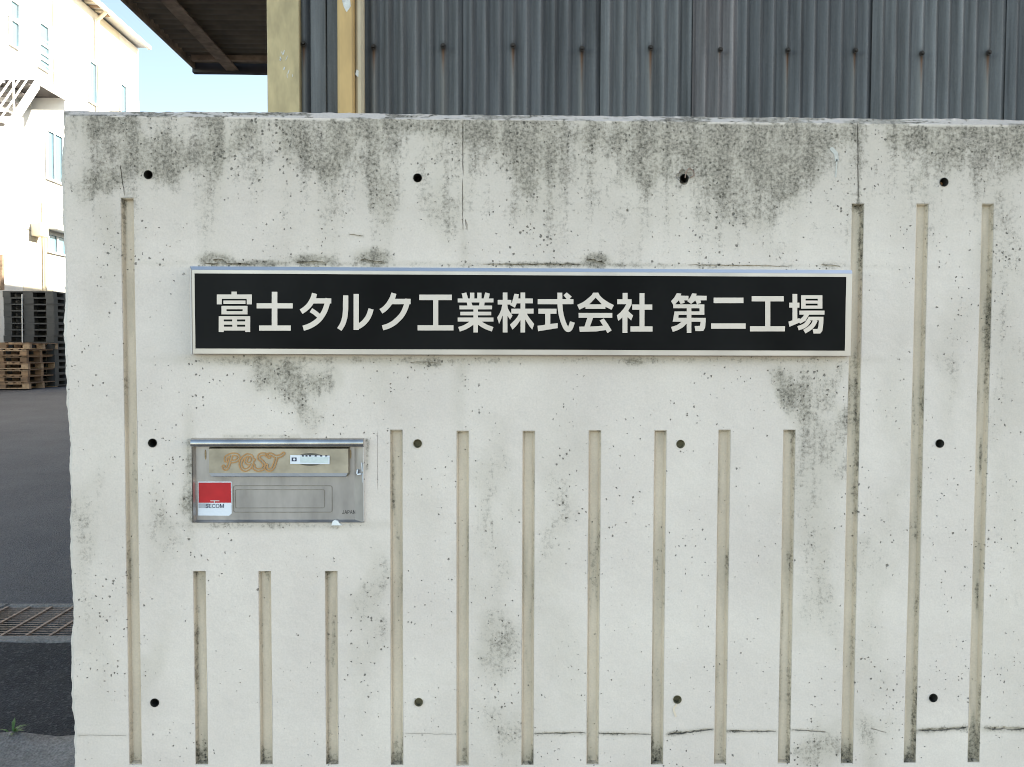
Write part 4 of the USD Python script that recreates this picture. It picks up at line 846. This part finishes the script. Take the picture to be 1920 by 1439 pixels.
# eaves and gutter
zt = FX(262, 80, XF + 0.5)[1]
obj('roof', bx(-24.3, XF + 0.30, ynear - 0.3, yfar + 0.06, zroof + 0.05, zroof + 0.14), M['white_metal'], fb)
for k in range(46):
    y = ynear + 0.3 * k
    if y > yfar: break
    obj('soffit_slat', bx(XF + 0.002, XF + 0.27, y, y + 0.12, zroof + 0.0, zroof + 0.048), M['beam'] if k % 2 else M['joint'], fb)
obj('gutter', bx(XF + 0.302, XF + 0.40, ynear - 0.3, yfar + 0.06, zroof - 0.02, zroof + 0.10, 0.01), M['white_metal'], fb)
yd = FX(184, 100, XF + 0.08)[0]
obj('downpipe', cat_([rod((XF + 0.08, yd, 0.75), (XF + 0.08, yd, zroof - 0.25), 0.05), rod((XF + 0.08, yd, zroof - 0.25), (XF + 0.33, yd, zroof - 0.02), 0.05)]), M['siding_b'], fb)
yd = FX(84, 450, XF + 0.06)[0]
obj('downpipe', rod((XF + 0.06, yd, 0.75), (XF + 0.06, yd, FX(84, 380)[1]), 0.035), M['siding_b'], fb)
yd = FX(2, 500, XF + 0.1)[0]
obj('pipe', rod((XF + 0.1, yd, FX(2, 545)[1]), (XF + 0.1, yd, FX(2, 480)[1]), 0.06), M['beam'], fb)
yd = FX(104, 60, XF + 0.06)[0]
obj('conduit', rod((XF + 0.05, yd, FX(104, 165)[1]), (XF + 0.05, yd, zroof - 0.05), 0.03), M['siding_b'], fb)
def window(px0_, px1_, py0_, py1_, mull=(), rows=()):
    pc = 0.5 * (px0_ + px1_)
    y0, y1 = FX(px0_, py0_)[0], FX(px1_, py0_)[0]; z1, z0 = FX(pc, py0_)[1], FX(pc, py1_)[1]
    y0, y1 = min(y0, y1), max(y0, y1)
    fr = [bx(XF + 0.001, XF + 0.06, y0 - 0.05, y0, z0 - 0.05, z1 + 0.05), bx(XF + 0.001, XF + 0.06, y1, y1 + 0.05, z0 - 0.05, z1 + 0.05),
          bx(XF + 0.001, XF + 0.06, y0, y1, z1, z1 + 0.05), bx(XF + 0.001, XF + 0.06, y0, y1, z0 - 0.05, z0)]
    for t in mull: fr.append(bx(XF + 0.001, XF + 0.058, y0 + (y1 - y0) * t - 0.025, y0 + (y1 - y0) * t + 0.025, z0 + .001, z1 - .001))
    for t in rows: fr.append(bx(XF + 0.001, XF + 0.056, y0 + .001, y1 - .001, z1 + (z0 - z1) * t - 0.04, z1 + (z0 - z1) * t + 0.04))
    w = obj('window', cat_(fr), M['white_metal'], fb)
    obj('pane', bx(XF + 0.002, XF + 0.02, y0, y1, z0, z1), M['glass'], w)
    return y0, y1, z0, z1
window(17, 31, 5, 33); window(18, 31, 42, 86); window(71, 87, 48, 128, rows=(0.45, 0.66, 0.80))
window(166, 177, 119, 192); window(224, 233, 161, 235); window(86, 113, 252, 338, mull=(0.45,))
y0, y1, z0, z1 = window(89, 120, 444, 474, mull=(0.5,))
obj('window_canopy', bx(XF + 0.001, XF + 0.35, y0 - 0.2, y1 + 0.3, z1 + 0.12, z1 + 0.17), M['white_metal'], fb)
yb = FX(80, 435, XF + 0.2)[0]
obj('wall_box', bx(XF + 0.001, XF + 0.25, yb - 0.18, yb + 0.18, FX(80, 448)[1], FX(80, 424)[1], 0.01), M['siding_b'], fb)
# outside staircase
XS = XF + 0.85
sc = thing('outside_staircase', 'white steel outside staircase climbing the sunlit factory wall', 'staircase')
pa, pb_ = on(72, 152, 0, XS), on(123, 188, 0, XS)
zl = 0.5 * (pa[2] + pb_[2]); yl0, yl1 = pa[1], pb_[1]
obj('landing', bx(XF + 0.01, XS, yl0, yl1, zl, zl + 0.06), M['dark_beam'], sc)
obj('landing_edge', bx(XS + 0.002, XS + 0.03, yl0, yl1, zl - 0.06, zl + 0.14), M['white_metal'], sc)
obj('end_panel', bx(XF + 0.01, XS, yl1 - 0.05, yl1, zl - 0.30, zl - 0.002), M['white_metal'], sc)
slope = 1.15; run = 3.2
def srail(x, dz0, r, name):
    a = (x, yl0, zl + dz0); b = (x, yl0 - run, zl + dz0 - run * slope)
    obj(name, rod(a, b, r), M['white_metal'], sc)
for x in (XF + 0.06, XS):
    m = Manifold.hull_points(np.array([(x + dx_, yl0 - d, zl - d * slope + dz) for dx_ in (-0.02, 0.02) for d in (0.0, run) for dz in (-0.16, 0.16)]))
    obj('stringer', to_tm(m), M['white_metal'], sc)
for k in range(12):
    d = 0.12 + k * 0.26
    obj('tread', bx(XF + 0.085, XS - 0.025, yl0 - d - 0.24, yl0 - d, zl - d * slope - 0.03, zl - d * slope), M['dark_beam'], sc)
for dz in (0.45, 0.7, 0.95, 1.2): srail(XS, dz, 0.022, 'handrail')
for k in range(4):
    d = 0.1 + k * 0.9
    obj('post', rod((XS, yl0 - d, zl - d * slope), (XS, yl0 - d, zl - d * slope + 1.2), 0.022), M['white_metal'], sc)
for dz in (0.5, 1.1):
    obj('handrail', rod((XS, yl0, zl + dz), (XS, yl1, zl + dz), 0.02), M['white_metal'], sc)
obj('post', rod((XS, yl1, zl), (XS, yl1, zl + 1.1), 0.02), M['white_metal'], sc)

# ------------------------------------------------------------ pallets
ORD = ['lowest', 'second', 'third', 'fourth', 'fifth', 'sixth', 'seventh', 'eighth', 'ninth', 'tenth', 'eleventh', 'twelfth', 'thirteenth', 'fourteenth', 'topmost']
YW = 15.2
wx1 = on(53.5, 690, 1, YW)[0]
PH = 0.140
def wooden(name, label, loc, group, mats):
    t = thing(name, label, 'pallet', loc, group)
    for k in range(7):
        x0 = -1.1 + k * 0.166
        obj('top_board', bx(x0, x0 + 0.104, 0, 1.1, PH - 0.022, PH - 0.002), M[mats[(k + 1) % 3]], t)
    for y0 in (0.0, 0.505, 1.01):
        obj('stringer_board', bx(-1.1, 0, y0 + 0.002, y0 + 0.088, PH - 0.044, PH - 0.0225), M[mats[0]], t)
        for x0 in (-1.1, -0.62, -0.14):
            obj('block', bx(x0, x0 + 0.14, y0 + 0.004, y0 + 0.086, 0.022, PH - 0.0445), M[mats[1 if x0 == -0.62 else 2]], t)
        obj('bottom_board', bx(-1.1, 0, y0, y0 + 0.09, 0.002, 0.0215), M[mats[2]], t)
    return t
z0 = 0.705
protos = [wooden('wooden_pallet', 'lowest pallet in the stack of brown wooden pallets', (wx1, YW, z0), 'wooden pallets stacked in the yard', ('wood', 'wood_b', 'wood_c'))]
jr = random.Random(3)
for k in range(1, 7):
    lab = ('topmost' if k == 6 else ORD[k] + ' from the bottom') + ' in the stack of brown wooden pallets'
    lab = ('topmost pallet' if k == 6 else ORD[k] + ' pallet from the bottom') + ' in the stack of brown wooden pallets'
    dx_, dy_ = jr.uniform(-0.05, 0.03), jr.uniform(-0.03, 0.03)
    if k in (1, 2): protos.append(wooden('wooden_pallet', lab, (wx1 + dx_, YW + dy_, z0 + k * PH), 'wooden pallets stacked in the yard', [('wood_b', 'wood', 'wood_b'), ('wood_c', 'wood_b', 'wood')][k - 1]))
    else: copy_of(protos[k % 3], 'wooden_pallet', lab, (wx1 + dx_, YW + dy_, z0 + k * PH), 'wooden pallets stacked in the yard')
YP = 16.2
qx1, zt_ = on(100, 546, 1, YP)[0], on(60, 546, 1, YP)[2]
NP = 15; z0p = 0.725; hp = (zt_ - z0p) / NP
pt_ = thing('plastic_pallet', 'lowest black plastic pallet of the tall stack behind the wooden pallets', 'pallet', (qx1, YP, z0p), 'black plastic pallets stacked in the yard')
obj('top_deck', bx(-1.1, 0, 0, 1.1, hp - 0.03, hp - 0.002), M['plastic'], pt_)
for x0, w in ((-1.1, 0.17), (-0.66, 0.22), (-0.17, 0.17)):
    for y0 in (0.0, 0.44, 0.93):
        obj('block', bx(x0, x0 + w, y0 + 0.003, y0 + 0.167, 0.0245, hp - 0.0305), M['plastic'], pt_)
    obj('bottom_runner', bx(x0 + 0.001, x0 + w - 0.001, 0, 1.1, 0.0, 0.024), M['plastic'], pt_)
for k in range(1, NP):
    copy_of(pt_, 'plastic_pallet', (('topmost' if k == NP - 1 else ORD[k]) + ' black plastic pallet ' + ('' if k == NP - 1 else 'from the bottom ') + 'of the tall stack behind the wooden pallets'),
            (qx1 + jr.uniform(-.012, .012), YP + jr.uniform(-.012, .012), z0p + k * hp), 'black plastic pallets stacked in the yard')
p0, p1 = on(43, 720, 1, YP - 0.04), on(42, 552, 1, YP - 0.04)
pole = obj('pole', rod((p0[0], YP - 0.05, 0.72), (p1[0], YP - 0.05, p1[2]), 0.012), M['white_metal'], label='thin pale pole standing against the front of the black pallets', cat='pole')
